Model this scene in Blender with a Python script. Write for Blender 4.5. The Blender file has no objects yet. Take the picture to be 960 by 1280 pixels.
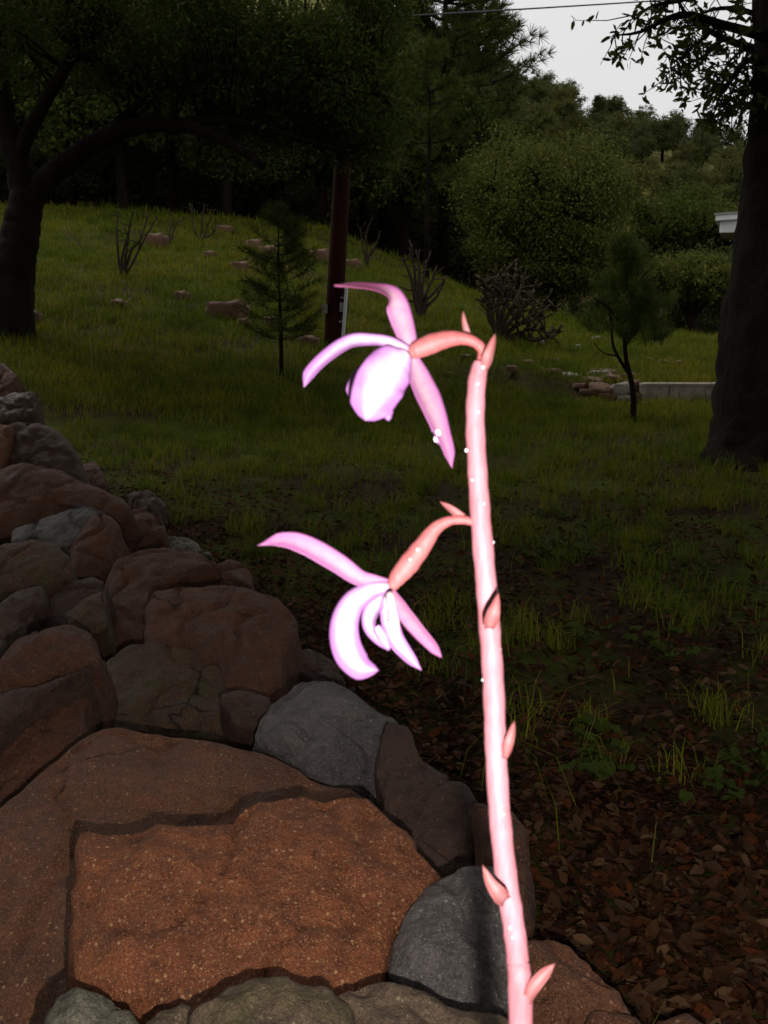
import bpy, math, random
import numpy as np
from mathutils import Vector, noise as mnoise

R = math.radians
rng = np.random.default_rng(7)
random.seed(7)
sc = bpy.context.scene
col = sc.collection

# ------------------------------------------------------------------ camera
CAM_H, PITCH, FPX = 0.85, R(11.0), 1280 * 38 / 36
cam_d = bpy.data.cameras.new('camera')
cam = bpy.data.objects.new('camera', cam_d); col.objects.link(cam)
cam.location = (0, 0, CAM_H)
cam.rotation_euler = (math.pi / 2 - PITCH, 0, 0)
cam_d.sensor_fit = 'VERTICAL'; cam_d.sensor_height = 36; cam_d.sensor_width = 27; cam_d.lens = 38
cam_d.clip_start = 0.02; cam_d.clip_end = 3000
cam_d.dof.use_dof = True; cam_d.dof.focus_distance = 1.6; cam_d.dof.aperture_fstop = 30
sc.camera = cam
sc.render.resolution_x, sc.render.resolution_y = 768, 1024

# ------------------------------------------------------------------ sky, sun, flash
w = bpy.data.worlds.new('World'); sc.world = w; w.use_nodes = True
nt = w.node_tree; nt.nodes.clear()
SUN_EL, SUN_AZ = R(52), R(-35)
sky = nt.nodes.new('ShaderNodeTexSky'); sky.sky_type = 'NISHITA'; sky.sun_disc = False
sky.sun_elevation = SUN_EL; sky.sun_rotation = SUN_AZ
sky.dust_density = 6; sky.air_density = 1.0
hs = nt.nodes.new('ShaderNodeHueSaturation'); hs.inputs['Saturation'].default_value = 0.12
mx = nt.nodes.new('ShaderNodeMix'); mx.data_type = 'RGBA'; mx.inputs[0].default_value = 0.8
mx.inputs[7].default_value = (8.4, 8.4, 8.4, 1)        # even cloud cover
bg = nt.nodes.new('ShaderNodeBackground'); bg.inputs[1].default_value = 0.1
wo = nt.nodes.new('ShaderNodeOutputWorld')
nt.links.new(sky.outputs[0], hs.inputs['Color']); nt.links.new(hs.outputs[0], mx.inputs[6])
nt.links.new(mx.outputs[2], bg.inputs[0]); nt.links.new(bg.outputs[0], wo.inputs[0])

sun_d = bpy.data.lights.new('sun', 'SUN'); sun_d.energy = 1.5; sun_d.angle = R(15); sun_d.color = (1, 0.96, 0.88)
sun = bpy.data.objects.new('sun', sun_d); col.objects.link(sun)
sun.rotation_euler = (math.pi / 2 - SUN_EL, 0, math.pi - SUN_AZ)
sun.location = (0, 0, 40)
# the flash unit of the camera that took the picture, beside and below the lens
fl_d = bpy.data.lights.new('camera_flash', 'SPOT'); fl_d.energy = 52; fl_d.spot_size = R(95); fl_d.spot_blend = 0.5
fl_d.shadow_soft_size = 0.0045; fl_d.color = (1, 0.97, 0.93)
fl = bpy.data.objects.new('camera_flash', fl_d); col.objects.link(fl)
fl.location = (0.024, 0.01, CAM_H - 0.078)
fl.rotation_euler = (math.pi / 2 - PITCH, 0, 0)

sc.view_settings.view_transform = 'Standard'; sc.view_settings.look = 'None'
sc.view_settings.exposure = 0.0; sc.view_settings.gamma = 1
sc.render.engine = 'CYCLES'

# ------------------------------------------------------------------ pixel -> world (photo pixels, 960 x 1280)
FW = np.array([0, math.cos(PITCH), -math.sin(PITCH)]); UP = np.array([0, math.sin(PITCH), math.cos(PITCH)])
RT = np.array([1.0, 0, 0]); CP = np.array([0, 0, CAM_H])
def ray(px, py): return RT * ((px - 480) / FPX) - UP * ((py - 640) / FPX) + FW
def at(px, py, d): return CP + ray(px, py) * d
def project(P):
    q = np.asarray(P) - CP
    d = q @ FW
    return 480 + FPX * (q @ RT) / d, 640 - FPX * (q @ UP) / d, d

# ------------------------------------------------------------------ terrain height
def fbm(x, y, s=0.0):
    return (np.sin(x * 1.7 + 1.3 * np.sin(y * 1.1 + s)) * np.cos(y * 1.9 + 1.7 * np.sin(x * 0.7 - s)) +
            0.5 * np.sin(x * 4.1 + y * 2.3 + s) * np.cos(y * 3.7 - x * 1.9)) / 1.5
WALL_PX = np.array([(860, 1420), (800, 1300), (660, 1165), (600, 1000), (520, 905), (430, 850), (370, 770), (310, 705),
                    (205, 655), (150, 615), (100, 580), (60, 530), (20, 480), (-40, 440)], float)
def on_plane(px, py, z): 
    d = ray(px, py); return CP + d * ((z - CAM_H) / d[2])
WALL_W = np.array([on_plane(a, b, 0.12)[:2] for a, b in WALL_PX])
def wall_x(y): return np.interp(y, WALL_W[:, 1], WALL_W[:, 0])
def sstep(a, b, v):
    t = np.clip((v - a) / (b - a), 0, 1); return t * t * (3 - 2 * t)
def tz(x, y):
    x = np.asarray(x, float); y = np.asarray(y, float)
    K = np.interp(x, [-40, -8, -5.6, -1.2, 1.2, 3.3, 6, 10], [.17, .165, .160, .160, .100, .045, .008, 0])
    y0 = 8 + 0.6 * np.clip(x, -5, 0) + 1.6 * sstep(.6, 2.0, x)
    t = np.clip(y - y0, 0, None); L = 21 - y0
    bank = K * np.where(t < L, t - 0.35 * np.exp(-t / .35) * (t > 0) * 0, L + (t - L) * 0.12)
    bank = np.where(y > 40, K * (L + (40 - 21) * .12), bank)
    ridge = np.clip(45.4 - 0.566 * x, 3, 75) + 1.2 * fbm(x * .05, y * .03)
    h = np.clip((y - 40) / 145, 0, 1)
    hill = ridge * (h * (1 - .12 * h) / .88) - np.clip(y - 185, 0, None) * .25
    zz = bank + hill
    zz = zz + .012 * fbm(x * 2, y * 2) * sstep(0, 3, y) + .05 * fbm(x * .4, y * .4, 2) * sstep(10, 15, y)
    zz = zz + 1.2 * fbm(x * .07, y * .09, 4) * sstep(45, 90, y)
    side = wall_x(y) - x
    zz = zz + 0.03 * sstep(0.05, 0.35, side) * (1 - sstep(4.5, 7, y))
    # the low step held up by the concrete kerb and stones on the right
    zz = zz + 0.16 * sstep(0, .18, y - step_y(x)) * sstep(0.3, 1.1, x) * (1 - sstep(14, 22, y))
    return zz
def step_y(x): return 9.02 + np.clip(1.9 - np.asarray(x, float), 0, 3) * 0.6
TT = .3 * 1.01 ** np.arange(760)
def ground_at(px, py):
    d = ray(px, py); P = CP + TT[:, None] * d
    below = P[:, 2] < tz(P[:, 0], P[:, 1]); i = int(np.argmax(below)) if below.any() else 759
    for _ in range(2):
        t = np.linspace(TT[max(i - 1, 0)], TT[i], 60) if _ == 0 else np.linspace(lo_, hi_, 60)
        P = CP + t[:, None] * d; bl = P[:, 2] < tz(P[:, 0], P[:, 1]); j = int(np.argmax(bl)) if bl.any() else 59
        lo_, hi_ = t[max(j - 1, 0)], t[j]
    p = CP + d * hi_
    return np.array([p[0], p[1], float(tz(p[0], p[1]))])
def on_ground(px, y):
    """point on the terrain at distance y seen in picture column px"""
    x = (px - 480) / FPX * y * 1.0
    return np.array([x, y, float(tz(x, y))])

# ------------------------------------------------------------------ materials
def mat(name, build):
    m = bpy.data.materials.new(name); m.use_nodes = True
    n = m.node_tree; n.nodes.clear()
    out = n.nodes.new('ShaderNodeOutputMaterial')
    build(n, out); return m
def N(n, t, **kw):
    o = n.nodes.new(t)
    for k, v in kw.items():
        if k in o.inputs: o.inputs[k].default_value = v
        else: setattr(o, k, v)
    return o
def ramp(n, src, stops):
    r = n.nodes.new('ShaderNodeValToRGB'); e = r.color_ramp.elements
    while len(e) < len(stops): e.new(.5)
    for i, (p, c) in enumerate(stops):
        e[i].position = p; e[i].color = (*c, 1) if len(c) == 3 else c
    n.links.new(src, r.inputs[0]); return r
def mixc(n, fac, a, b, mode='MIX'):
    m = n.nodes.new('ShaderNodeMix'); m.data_type = 'RGBA'; m.blend_type = mode
    for s, v in ((0, fac), (6, a), (7, b)):
        if hasattr(v, 'is_output'): n.links.new(v, m.inputs[s])
        elif s == 0: m.inputs[0].default_value = v
        else: m.inputs[s].default_value = (*v, 1)
    return m.outputs[2]
def leaf_mat(name, cols, trans=.25, rough=.55, patch=False):
    def b(n, out):
        g = N(n, 'ShaderNodeNewGeometry')
        k = len(cols)
        r = ramp(n, g.outputs['Random Per Island'], [(i / max(1, k - 1), c) for i, c in enumerate(cols)])
        c = r.outputs[0]
        if patch:                                   # drier and greener patches of turf
            tc = N(n, 'ShaderNodeTexCoord')
            for sc_, st in ((.55, [(.35, (.7, .85, .6)), (.65, (1.2, 1.08, 1.0))]), (2.6, [(.35, (.6, .68, .6)), (.5, (1, 1, 1)), (.7, (1.35, 1.1, 1.1))])):
                q = N(n, 'ShaderNodeTexNoise', Scale=sc_, Detail=4.0); n.links.new(tc.outputs['Object'], q.inputs['Vector'])
                c = mixc(n, .9, c, ramp(n, q.outputs[0], st).outputs[0], 'MULTIPLY')
        p = N(n, 'ShaderNodeBsdfPrincipled', Roughness=rough); n.links.new(c, p.inputs['Base Color'])
        p.inputs['Specular IOR Level'].default_value = .02
        t = N(n, 'ShaderNodeBsdfTranslucent'); n.links.new(c, t.inputs[0])
        m = N(n, 'ShaderNodeMixShader'); m.inputs[0].default_value = trans
        n.links.new(p.outputs[0], m.inputs[1]); n.links.new(t.outputs[0], m.inputs[2]); n.links.new(m.outputs[0], out.inputs[0])
    return mat(name, b)
def rough_mat(name, c1, c2, scale=8, rough=.9, bump=.4, bscale=30, stretch=(1, 1, 1), bdist=.01):
    def b(n, out):
        tc = N(n, 'ShaderNodeTexCoord'); mp = N(n, 'ShaderNodeMapping'); mp.inputs['Scale'].default_value = stretch
        n.links.new(tc.outputs['Object'], mp.inputs[0])
        a = N(n, 'ShaderNodeTexNoise', Scale=scale, Detail=6.0, Roughness=.65); n.links.new(mp.outputs[0], a.inputs['Vector'])
        r = ramp(n, a.outputs[0], [(.3, c1), (.7, c2)])
        a2 = N(n, 'ShaderNodeTexNoise', Scale=bscale, Detail=8.0, Roughness=.7); n.links.new(mp.outputs[0], a2.inputs['Vector'])
        bp = N(n, 'ShaderNodeBump', Strength=bump, Distance=bdist); n.links.new(a2.outputs[0], bp.inputs['Height'])
        p = N(n, 'ShaderNodeBsdfPrincipled', Roughness=rough); p.inputs['Specular IOR Level'].default_value = .08
        n.links.new(r.outputs[0], p.inputs['Base Color']); n.links.new(bp.outputs[0], p.inputs['Normal']); n.links.new(p.outputs[0], out.inputs[0])
    return mat(name, b)
def rock_mat(name, c1, c2, speck, amount=.5, moss=None, rough=.62):
    def b(n, out):
        tc = N(n, 'ShaderNodeTexCoord'); oi = N(n, 'ShaderNodeObjectInfo')
        mu = N(n, 'ShaderNodeMath', operation='MULTIPLY'); mu.inputs[1].default_value = 37.0
        n.links.new(oi.outputs['Random'], mu.inputs[0])
        ad = N(n, 'ShaderNodeVectorMath', operation='ADD'); n.links.new(tc.outputs['Object'], ad.inputs[0]); n.links.new(mu.outputs[0], ad.inputs[1])
        V = ad.outputs[0]
        def noi(s, d=6.0, r=.65):
            q = N(n, 'ShaderNodeTexNoise', Scale=s, Detail=d, Roughness=r); n.links.new(V, q.inputs['Vector']); return q.outputs[0]
        big, mid, fine = noi(7), noi(38), noi(260, 4.0, .7)
        base = ramp(n, big, [(.32, c1), (.68, c2)]).outputs[0]
        dark = ramp(n, mid, [(.30, (.45, .42, .42)), (.62, (1.12, 1.1, 1.1))]).outputs[0]
        base = mixc(n, .8, base, dark, 'MULTIPLY')
        gr = ramp(n, fine, [(.33, (.4, .4, .4)), (.68, (1.5, 1.5, 1.5))]).outputs[0]
        base = mixc(n, .7, base, gr, 'MULTIPLY')
        # pale crystals set in the stone, two sizes, uneven in density
        for sc_, lo, hi in ((120, .14, .26), (260, .16, .28), (520, .2, .34)):
            v = N(n, 'ShaderNodeTexVoronoi', Scale=float(sc_)); n.links.new(V, v.inputs['Vector'])
            sp = ramp(n, v.outputs['Distance'], [(lo, (1, 1, 1)), (hi, (0, 0, 0))])
            pick = N(n, 'ShaderNodeSeparateColor'); n.links.new(v.outputs['Color'], pick.inputs[0])
            th = ramp(n, pick.outputs[0], [(1 - amount, (0, 0, 0)), (min(1, 1.25 - amount), (1, 1, 1))])
            m1 = N(n, 'ShaderNodeMath', operation='MULTIPLY'); n.links.new(sp.outputs[0], m1.inputs[0]); n.links.new(th.outputs[0], m1.inputs[1])
            base = mixc(n, m1.outputs[0], base, speck)
        wv = N(n, 'ShaderNodeTexNoise', Scale=6.0, Detail=5.0); n.links.new(V, wv.inputs['Vector'])
        wa = N(n, 'ShaderNodeVectorMath', operation='MULTIPLY_ADD'); n.links.new(wv.outputs['Color'], wa.inputs[0]); wa.inputs[1].default_value = (.16, .16, .16); n.links.new(V, wa.inputs[2])
        vc = N(n, 'ShaderNodeTexVoronoi', Scale=5.5, feature='DISTANCE_TO_EDGE'); n.links.new(wa.outputs[0], vc.inputs['Vector'])
        ck = ramp(n, vc.outputs['Distance'], [(.0, (1, 1, 1)), (.016, (0, 0, 0))]).outputs[0]
        ckm = mixc(n, 1, ck, ramp(n, noi(4.5, 3.0), [(.57, (0, 0, 0)), (.65, (1, 1, 1))]).outputs[0], 'MULTIPLY')
        base = mixc(n, ckm, base, tuple(q * .25 for q in c1))
        if moss:
            mk = ramp(n, noi(11, 8.0, .7), [(.50, (0, 0, 0)), (.66, (.85, .85, .85))]).outputs[0]
            base = mixc(n, mk, base, moss)
        p = N(n, 'ShaderNodeBsdfPrincipled'); p.inputs['Specular IOR Level'].default_value = .3
        n.links.new(base, p.inputs['Base Color'])
        rr = ramp(n, mid, [(.3, (rough - .2,) * 3), (.7, (rough + .2,) * 3)]); n.links.new(rr.outputs[0], p.inputs['Roughness'])
        b0 = N(n, 'ShaderNodeBump', Strength=.9, Distance=.012, invert=True); n.links.new(ckm, b0.inputs['Height'])
        b1 = N(n, 'ShaderNodeBump', Strength=.9, Distance=.014); n.links.new(mid, b1.inputs['Height']); n.links.new(b0.outputs[0], b1.inputs['Normal'])
        b2 = N(n, 'ShaderNodeBump', Strength=.9, Distance=.004); n.links.new(fine, b2.inputs['Height']); n.links.new(b1.outputs[0], b2.inputs['Normal'])
        n.links.new(b2.outputs[0], p.inputs['Normal']); n.links.new(p.outputs[0], out.inputs[0])
    return mat(name, b)
def petal_mat(name, inner, edge, back, rough=.4):
    def b(n, out):
        at_ = N(n, 'ShaderNodeAttribute', attribute_name='pv'); s = N(n, 'ShaderNodeSeparateColor'); n.links.new(at_.outputs['Color'], s.inputs[0])
        tc = N(n, 'ShaderNodeTexCoord')
        no = N(n, 'ShaderNodeTexNoise', Scale=400.0, Detail=3.0); n.links.new(tc.outputs['Object'], no.inputs['Vector'])
        # veins run along the petal
        ve = N(n, 'ShaderNodeMath', operation='SINE'); vm = N(n, 'ShaderNodeMath', operation='MULTIPLY'); vm.inputs[1].default_value = 34.0
        n.links.new(s.outputs[0], vm.inputs[0]); n.links.new(vm.outputs[0], ve.inputs[0])
        e = ramp(n, s.outputs[0], [(.15, (0, 0, 0)), (.9, (1, 1, 1))]).outputs[0]
        t = ramp(n, s.outputs[1], [(.45, (0, 0, 0)), (1, (.75, .75, .75))]).outputs[0]
        f = mixc(n, 1, e, t, 'ADD')
        c = mixc(n, f, inner, edge)
        c = mixc(n, mixc(n, .9, ramp(n, no.outputs[0], [(.4, (0, 0, 0)), (.75, (.4, .4, .4))]).outputs[0], (1, 1, 1), 'MULTIPLY'), c, edge)
        vr = ramp(n, ve.outputs[0], [(.6, (1, 1, 1)), (1, (.92, .82, .9))]).outputs[0]
        c = mixc(n, .7, c, vr, 'MULTIPLY')
        c = mixc(n, s.outputs[2], c, back)
        p = N(n, 'ShaderNodeBsdfPrincipled', Roughness=rough); p.inputs['Specular IOR Level'].default_value = .25; n.links.new(c, p.inputs['Base Color'])
        bp = N(n, 'ShaderNodeBump', Strength=.15, Distance=.0006); n.links.new(no.outputs[0], bp.inputs['Height']); n.links.new(bp.outputs[0], p.inputs['Normal'])
        tr = N(n, 'ShaderNodeBsdfTranslucent'); n.links.new(c, tr.inputs[0])
        m = N(n, 'ShaderNodeMixShader'); m.inputs[0].default_value = .2
        n.links.new(p.outputs[0], m.inputs[1]); n.links.new(tr.outputs[0], m.inputs[2]); n.links.new(m.outputs[0], out.inputs[0])
    return mat(name, b)
def stem_mat(name, c1, c2, streak=(1, 1, .08)):
    def b(n, out):
        tc = N(n, 'ShaderNodeTexCoord'); mp = N(n, 'ShaderNodeMapping'); mp.inputs['Scale'].default_value = streak
        n.links.new(tc.outputs['Object'], mp.inputs[0])
        a = N(n, 'ShaderNodeTexNoise', Scale=900.0, Detail=4.0); n.links.new(mp.outputs[0], a.inputs['Vector'])
        a2 = N(n, 'ShaderNodeTexNoise', Scale=60.0, Detail=4.0); n.links.new(tc.outputs['Object'], a2.inputs['Vector'])
        c = mixc(n, .5, ramp(n, a.outputs[0], [(.35, c1), (.7, c2)]).outputs[0], ramp(n, a2.outputs[0], [(.35, c1), (.65, c2)]).outputs[0])
        p = N(n, 'ShaderNodeBsdfPrincipled', Roughness=.62); p.inputs['Specular IOR Level'].default_value = .25; n.links.new(c, p.inputs['Base Color'])
        bp = N(n, 'ShaderNodeBump', Strength=.35, Distance=.0006); n.links.new(a.outputs[0], bp.inputs['Height']); n.links.new(bp.outputs[0], p.inputs['Normal'])
        n.links.new(p.outputs[0], out.inputs[0])
    return mat(name, b)
def plain(name, c, rough=.6, metal=0.0, trans=0.0):
    def b(n, out):
        p = N(n, 'ShaderNodeBsdfPrincipled', Roughness=rough, Metallic=metal); p.inputs['Base Color'].default_value = (*c, 1)
        p.inputs['Transmission Weight'].default_value = trans; p.inputs['IOR'].default_value = 1.33
        n.links.new(p.outputs[0], out.inputs[0])
    return mat(name, b)

M = {}
def ground_build(n, out):
    tc = N(n, 'ShaderNodeTexCoord')
    def noi(s, d=6.0, r=.65):
        q = N(n, 'ShaderNodeTexNoise', Scale=s, Detail=d, Roughness=r); n.links.new(tc.outputs['Object'], q.inputs['Vector']); return q.outputs[0]
    soil = ramp(n, noi(16), [(.3, (.012, .007, .004)), (.7, (.035, .02, .01))]).outputs[0]
    green = ramp(n, noi(9), [(.3, (.022, .03, .003)), (.7, (.05, .062, .006))]).outputs[0]
    c = mixc(n, ramp(n, noi(1.1), [(.42, (0, 0, 0)), (.58, (1, 1, 1))]).outputs[0], soil, green)
    # dry yellow grass of the far hillside
    sx = N(n, 'ShaderNodeSeparateXYZ'); n.links.new(tc.outputs['Object'], sx.inputs[0])
    far = N(n, 'ShaderNodeMapRange'); far.inputs[1].default_value = 42; far.inputs[2].default_value = 60; n.links.new(sx.outputs[1], far.inputs[0])
    dry = ramp(n, noi(.35, 8.0), [(.3, (.06, .065, .012)), (.7, (.17, .15, .04))]).outputs[0]
    c = mixc(n, far.outputs[0], c, dry)
    bp = N(n, 'ShaderNodeBump', Strength=.7, Distance=.02); n.links.new(noi(45, 8.0), bp.inputs['Height'])
    p = N(n, 'ShaderNodeBsdfPrincipled', Roughness=.95); p.inputs['Specular IOR Level'].default_value = .05; n.links.new(c, p.inputs['Base Color']); n.links.new(bp.outputs[0], p.inputs['Normal'])
    n.links.new(p.outputs[0], out.inputs[0])
M['ground'] = mat('ground', ground_build)
M['grass'] = leaf_mat('grass', [(.062, .09, .005), (.095, .13, .007), (.125, .155, .010), (.07, .10, .006), (.18, .15, .035), (.05, .08, .006), (.11, .135, .009), (.15, .115, .04)], .35, .6, True)
M['litter'] = leaf_mat('litter', [(.012, .006, .003), (.018, .008, .004), (.03, .012, .005), (.035, .014, .006), (.06, .028, .012), (.022, .009, .004), (.09, .048, .024), (.012, .006, .004), (.065, .018, .006), (.03, .012, .006)], .1, .5)
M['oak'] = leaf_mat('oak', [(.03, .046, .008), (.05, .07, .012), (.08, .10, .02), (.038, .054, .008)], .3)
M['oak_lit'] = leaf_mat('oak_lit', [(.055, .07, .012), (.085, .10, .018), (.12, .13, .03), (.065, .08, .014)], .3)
M['pine'] = leaf_mat('pine', [(.03, .042, .008), (.045, .058, .010), (.06, .075, .014)], .2)
M['juniper'] = leaf_mat('juniper', [(.045, .066, .014), (.07, .095, .02), (.09, .115, .026)], .3)
M['hill_oak'] = leaf_mat('hill_oak', [(.06, .07, .018), (.08, .088, .024), (.10, .105, .034)], .25)
M['hill_dark'] = leaf_mat('hill_dark', [(.04, .052, .016), (.055, .066, .02), (.07, .08, .026)], .25)
M['weed'] = leaf_mat('weed', [(.025, .04, .006), (.04, .055, .009), (.03, .048, .006)], .3)
M['bark'] = rough_mat('bark', (.006, .0045, .003), (.020, .015, .010), 10, .95, 1.0, 22, (1, 1, .25), .05)
M['bark_pale'] = rough_mat('bark_pale', (.03, .024, .018), (.08, .062, .045), 10, .95, .8, 22, (1, 1, .25), .03)
M['twig'] = rough_mat('twig', (.02, .014, .010), (.055, .04, .03), 20, .9, .5, 40)
M['cholla'] = rough_mat('cholla', (.025, .022, .012), (.075, .062, .036), 20, .9, .8, 60)
M['pole'] = rough_mat('pole', (.010, .003, .0015), (.034, .009, .004), 6, .9, .6, 30, (1, 1, .06), .01)
M['conduit'] = plain('conduit', (.35, .36, .37), .45, .6)
M['steel'] = plain('steel', (.22, .2, .17), .5, .5)
M['cable'] = plain('cable', (.05, .05, .05), .6)
M['concrete'] = rough_mat('concrete', (.15, .125, .09), (.36, .32, .25), 9, .9, .3, 60)
M['white'] = rough_mat('white', (.68, .68, .66), (.8, .8, .78), 4, .7, .1, 30)
M['roof'] = rough_mat('roof', (.25, .25, .24), (.36, .35, .34), 6, .85, .3, 50)
M['glass'] = plain('glass', (.03, .035, .04), .08)
M['earth_rock'] = rock_mat('earth_rock', (.08, .038, .02), (.15, .075, .04), (.24, .17, .11), .3, None, .8)
M['pale_rock'] = rock_mat('pale_rock', (.2, .18, .14), (.34, .31, .26), (.4, .38, .32), .3, None, .8)
M['r_red'] = rock_mat('r_red', (.125, .035, .011), (.19, .057, .019), (.34, .18, .08), .5, None, .6)
M['r_brown'] = rock_mat('r_brown', (.085, .030, .012), (.14, .052, .022), (.27, .15, .075), .42, None, .6)
M['r_rust'] = rock_mat('r_rust', (.055, .0185, .0075), (.088, .031, .0125), (.17, .095, .05), .35, None, .66)
M['r_green'] = rock_mat('r_green', (0.0490, 0.0230, 0.0108), (0.0756, 0.0331, 0.0144), (0.1519, 0.1080, 0.0511), .4, (0.0331, 0.0353, 0.0072), .66)
M['r_grey'] = rock_mat('r_grey', (.058, .048, .044), (.105, .09, .082), (.2, .18, .16), .3, None, .5)
M['r_purple'] = rock_mat('r_purple', (.034, .0145, .008), (.056, .026, .0145), (.11, .066, .045), .28, None, .6)
M['r_moss'] = rock_mat('r_moss', (0.0779, 0.0475, 0.0284), (0.1102, 0.0726, 0.0436), (0.1802, 0.1373, 0.0805), .45, (0.0614, 0.0535, 0.0119), .66)
M['r_pale'] = rock_mat('r_pale', (0.0818, 0.0726, 0.0502), (0.1188, 0.1063, 0.0739), (0.1716, 0.1525, 0.1109), .35, (0.0653, 0.0686, 0.0304), .55)
M['r_blue'] = rock_mat('r_blue', (0.0496, 0.0440, 0.0384), (0.1091, 0.0967, 0.0856), (0.1984, 0.1755, 0.1463), .3, None, .55)
M['sepal'] = petal_mat('sepal', (.20, .12, .145), (.14, .042, .11), (.14, .028, .07), .6)
M['lip'] = petal_mat('lip', (.36, .26, .35), (.155, .058, .165), (.16, .045, .14), .6)
M['column'] = plain('column', (.34, .26, .26), .5)
M['stem'] = stem_mat('stem', (.21, .088, .104), (.17, .052, .060))
M['ovary'] = stem_mat('ovary', (.185, .052, .052), (.155, .030, .030))
M['bract'] = petal_mat('bract', (.17, .075, .075), (.13, .034, .034), (.14, .046, .046), .6)
M['drop'] = plain('drop', (.75, .72, .74), .06, 0, .35)

# ------------------------------------------------------------------ object helpers
def thing(name, label, cat, loc, group=None):
    o = bpy.data.objects.new(name, None); col.objects.link(o); o.location = tuple(loc); o.empty_display_size = .1
    tag(o, label, cat, group); return o
def tag(o, label=None, cat=None, group=None, kind=None):
    if label: o['label'] = label
    if cat: o['category'] = cat
    if group: o['group'] = group
    if kind: o['kind'] = kind
    return o
def wloc(o):
    v = np.array(o.location)
    return v + wloc(o.parent) if o.parent else v
class MB:
    def __init__(s): s.v, s.f = [], []
    def add(s, v, f):
        k = len(s.v); s.v.extend([tuple(p) for p in v]); s.f.extend([tuple(i + k for i in q) for q in f]); return s
    def tube(s, pts, rad, n=8, jit=0.0, cap=True):
        pts = [np.asarray(p, float) for p in pts]; m = len(pts)
        V, F = [], []
        t0 = pts[1] - pts[0]; a = np.cross(t0, [0.31, 0.95, 0.1]); a /= np.linalg.norm(a) + 1e-12
        for i in range(m):
            t = pts[min(i + 1, m - 1)] - pts[max(i - 1, 0)]; t = t / (np.linalg.norm(t) + 1e-12)
            a = a - t * (a @ t); a /= np.linalg.norm(a) + 1e-12; b = np.cross(t, a)
            for k in range(n):
                th = 2 * math.pi * k / n; r = rad[i] * (1 + (random.uniform(-jit, jit) if jit else 0))
                V.append(pts[i] + r * (math.cos(th) * a + math.sin(th) * b))
        for i in range(m - 1):
            for k in range(n):
                k2 = (k + 1) % n; F.append((i * n + k, i * n + k2, (i + 1) * n + k2, (i + 1) * n + k))
        if cap:
            F.append(tuple(range(n - 1, -1, -1))); F.append(tuple((m - 1) * n + k for k in range(n)))
        return s.add(V, F)
    def box(s, lo, hi):
        x0, y0, z0 = lo; x1, y1, z1 = hi
        return s.add([(x0, y0, z0), (x1, y0, z0), (x1, y1, z0), (x0, y1, z0), (x0, y0, z1), (x1, y0, z1), (x1, y1, z1), (x0, y1, z1)],
                     [(0, 3, 2, 1), (4, 5, 6, 7), (0, 1, 5, 4), (1, 2, 6, 5), (2, 3, 7, 6), (3, 0, 4, 7)])
    def build(s, name, m, parent=None, loc=None, smooth=True):
        o = wloc(parent) if parent else np.array(loc if loc is not None else (0, 0, 0), float)
        me = bpy.data.meshes.new(name); me.from_pydata((np.array(s.v) - o).tolist(), [], s.f); me.update()
        if smooth: me.polygons.foreach_set('use_smooth', [True] * len(me.polygons))
        me.materials.append(m)
        ob = bpy.data.objects.new(name, me); col.objects.link(ob)
        if parent: ob.parent = parent
        else: ob.location = tuple(o)
        return ob
def poly_mesh(name, V, k, m, parent=None, loc=None, faces_per=None):
    """V: (n, k, 3) array; each item one k-gon, or faces from the template faces_per"""
    o = wloc(parent) if parent else np.array(loc if loc is not None else (0, 0, 0), float)
    n = len(V); me = bpy.data.meshes.new(name)
    me.vertices.add(n * k); me.vertices.foreach_set('co', (V - o).astype(np.float32).ravel())
    T = faces_per or [tuple(range(k))]
    sizes = np.array([len(t) for t in T]); flat = np.concatenate([np.array(t) for t in T])
    idx = (np.arange(n)[:, None] * k + flat[None]).ravel()
    me.loops.add(len(idx)); me.loops.foreach_set('vertex_index', idx.astype(np.int32))
    tot = np.tile(sizes, n); st = np.concatenate([[0], np.cumsum(tot)[:-1]])
    me.polygons.add(len(tot)); me.polygons.foreach_set('loop_start', st.astype(np.int32)); me.polygons.foreach_set('loop_total', tot.astype(np.int32))
    me.update(calc_edges=True); me.materials.append(m)
    ob = bpy.data.objects.new(name, me); col.objects.link(ob)
    if parent: ob.parent = parent
    else: ob.location = tuple(o)
    return ob
def unit(a): return a / (np.linalg.norm(a, axis=-1, keepdims=True) + 1e-9)
def leaf_cards(P, size, aspect=.45, bias=(0, 0, 0), k=0.0, var=.35, fold=.25):
    """P (n,3): pointed folded leaves, each 4 corners"""
    n = len(P); d = unit(rng.normal(size=(n, 3)) + np.array(bias) * k)
    s = unit(np.cross(d, rng.normal(size=(n, 3)))); nn = np.cross(d, s)
    L = (size * (1 + var * rng.uniform(-1, 1, n)))[:, None]
    W = L * aspect * .5
    mid = P + d * L * .5
    return np.stack([P, mid + s * W + nn * W * fold, P + d * L, mid - s * W + nn * W * fold], 1)
def copy_tree(root, loc, rz=0, scale=1.0):
    r = root.copy(); col.objects.link(r); r.location = tuple(loc); r.rotation_euler = (0, 0, rz); r.scale = (scale,) * 3
    for ch in root.children:
        c = ch.copy(); col.objects.link(c); c.parent = r
        for g in ch.children:
            d = g.copy(); col.objects.link(d); d.parent = c
    return r
def bez(pts, n):
    """Catmull-Rom through pts"""
    P = [np.asarray(p, float) for p in pts]; P = [2 * P[0] - P[1]] + P + [2 * P[-1] - P[-2]]
    out = []; seg = len(P) - 3
    for j in range(n):
        u = j / (n - 1) * seg; i = min(int(u), seg - 1); t = u - i
        a, b, c, d = P[i:i + 4]
        out.append(.5 * ((2 * b) + (c - a) * t + (2 * a - 5 * b + 4 * c - d) * t * t + (3 * b - a - 3 * c + d) * t ** 3))
    return out
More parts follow.
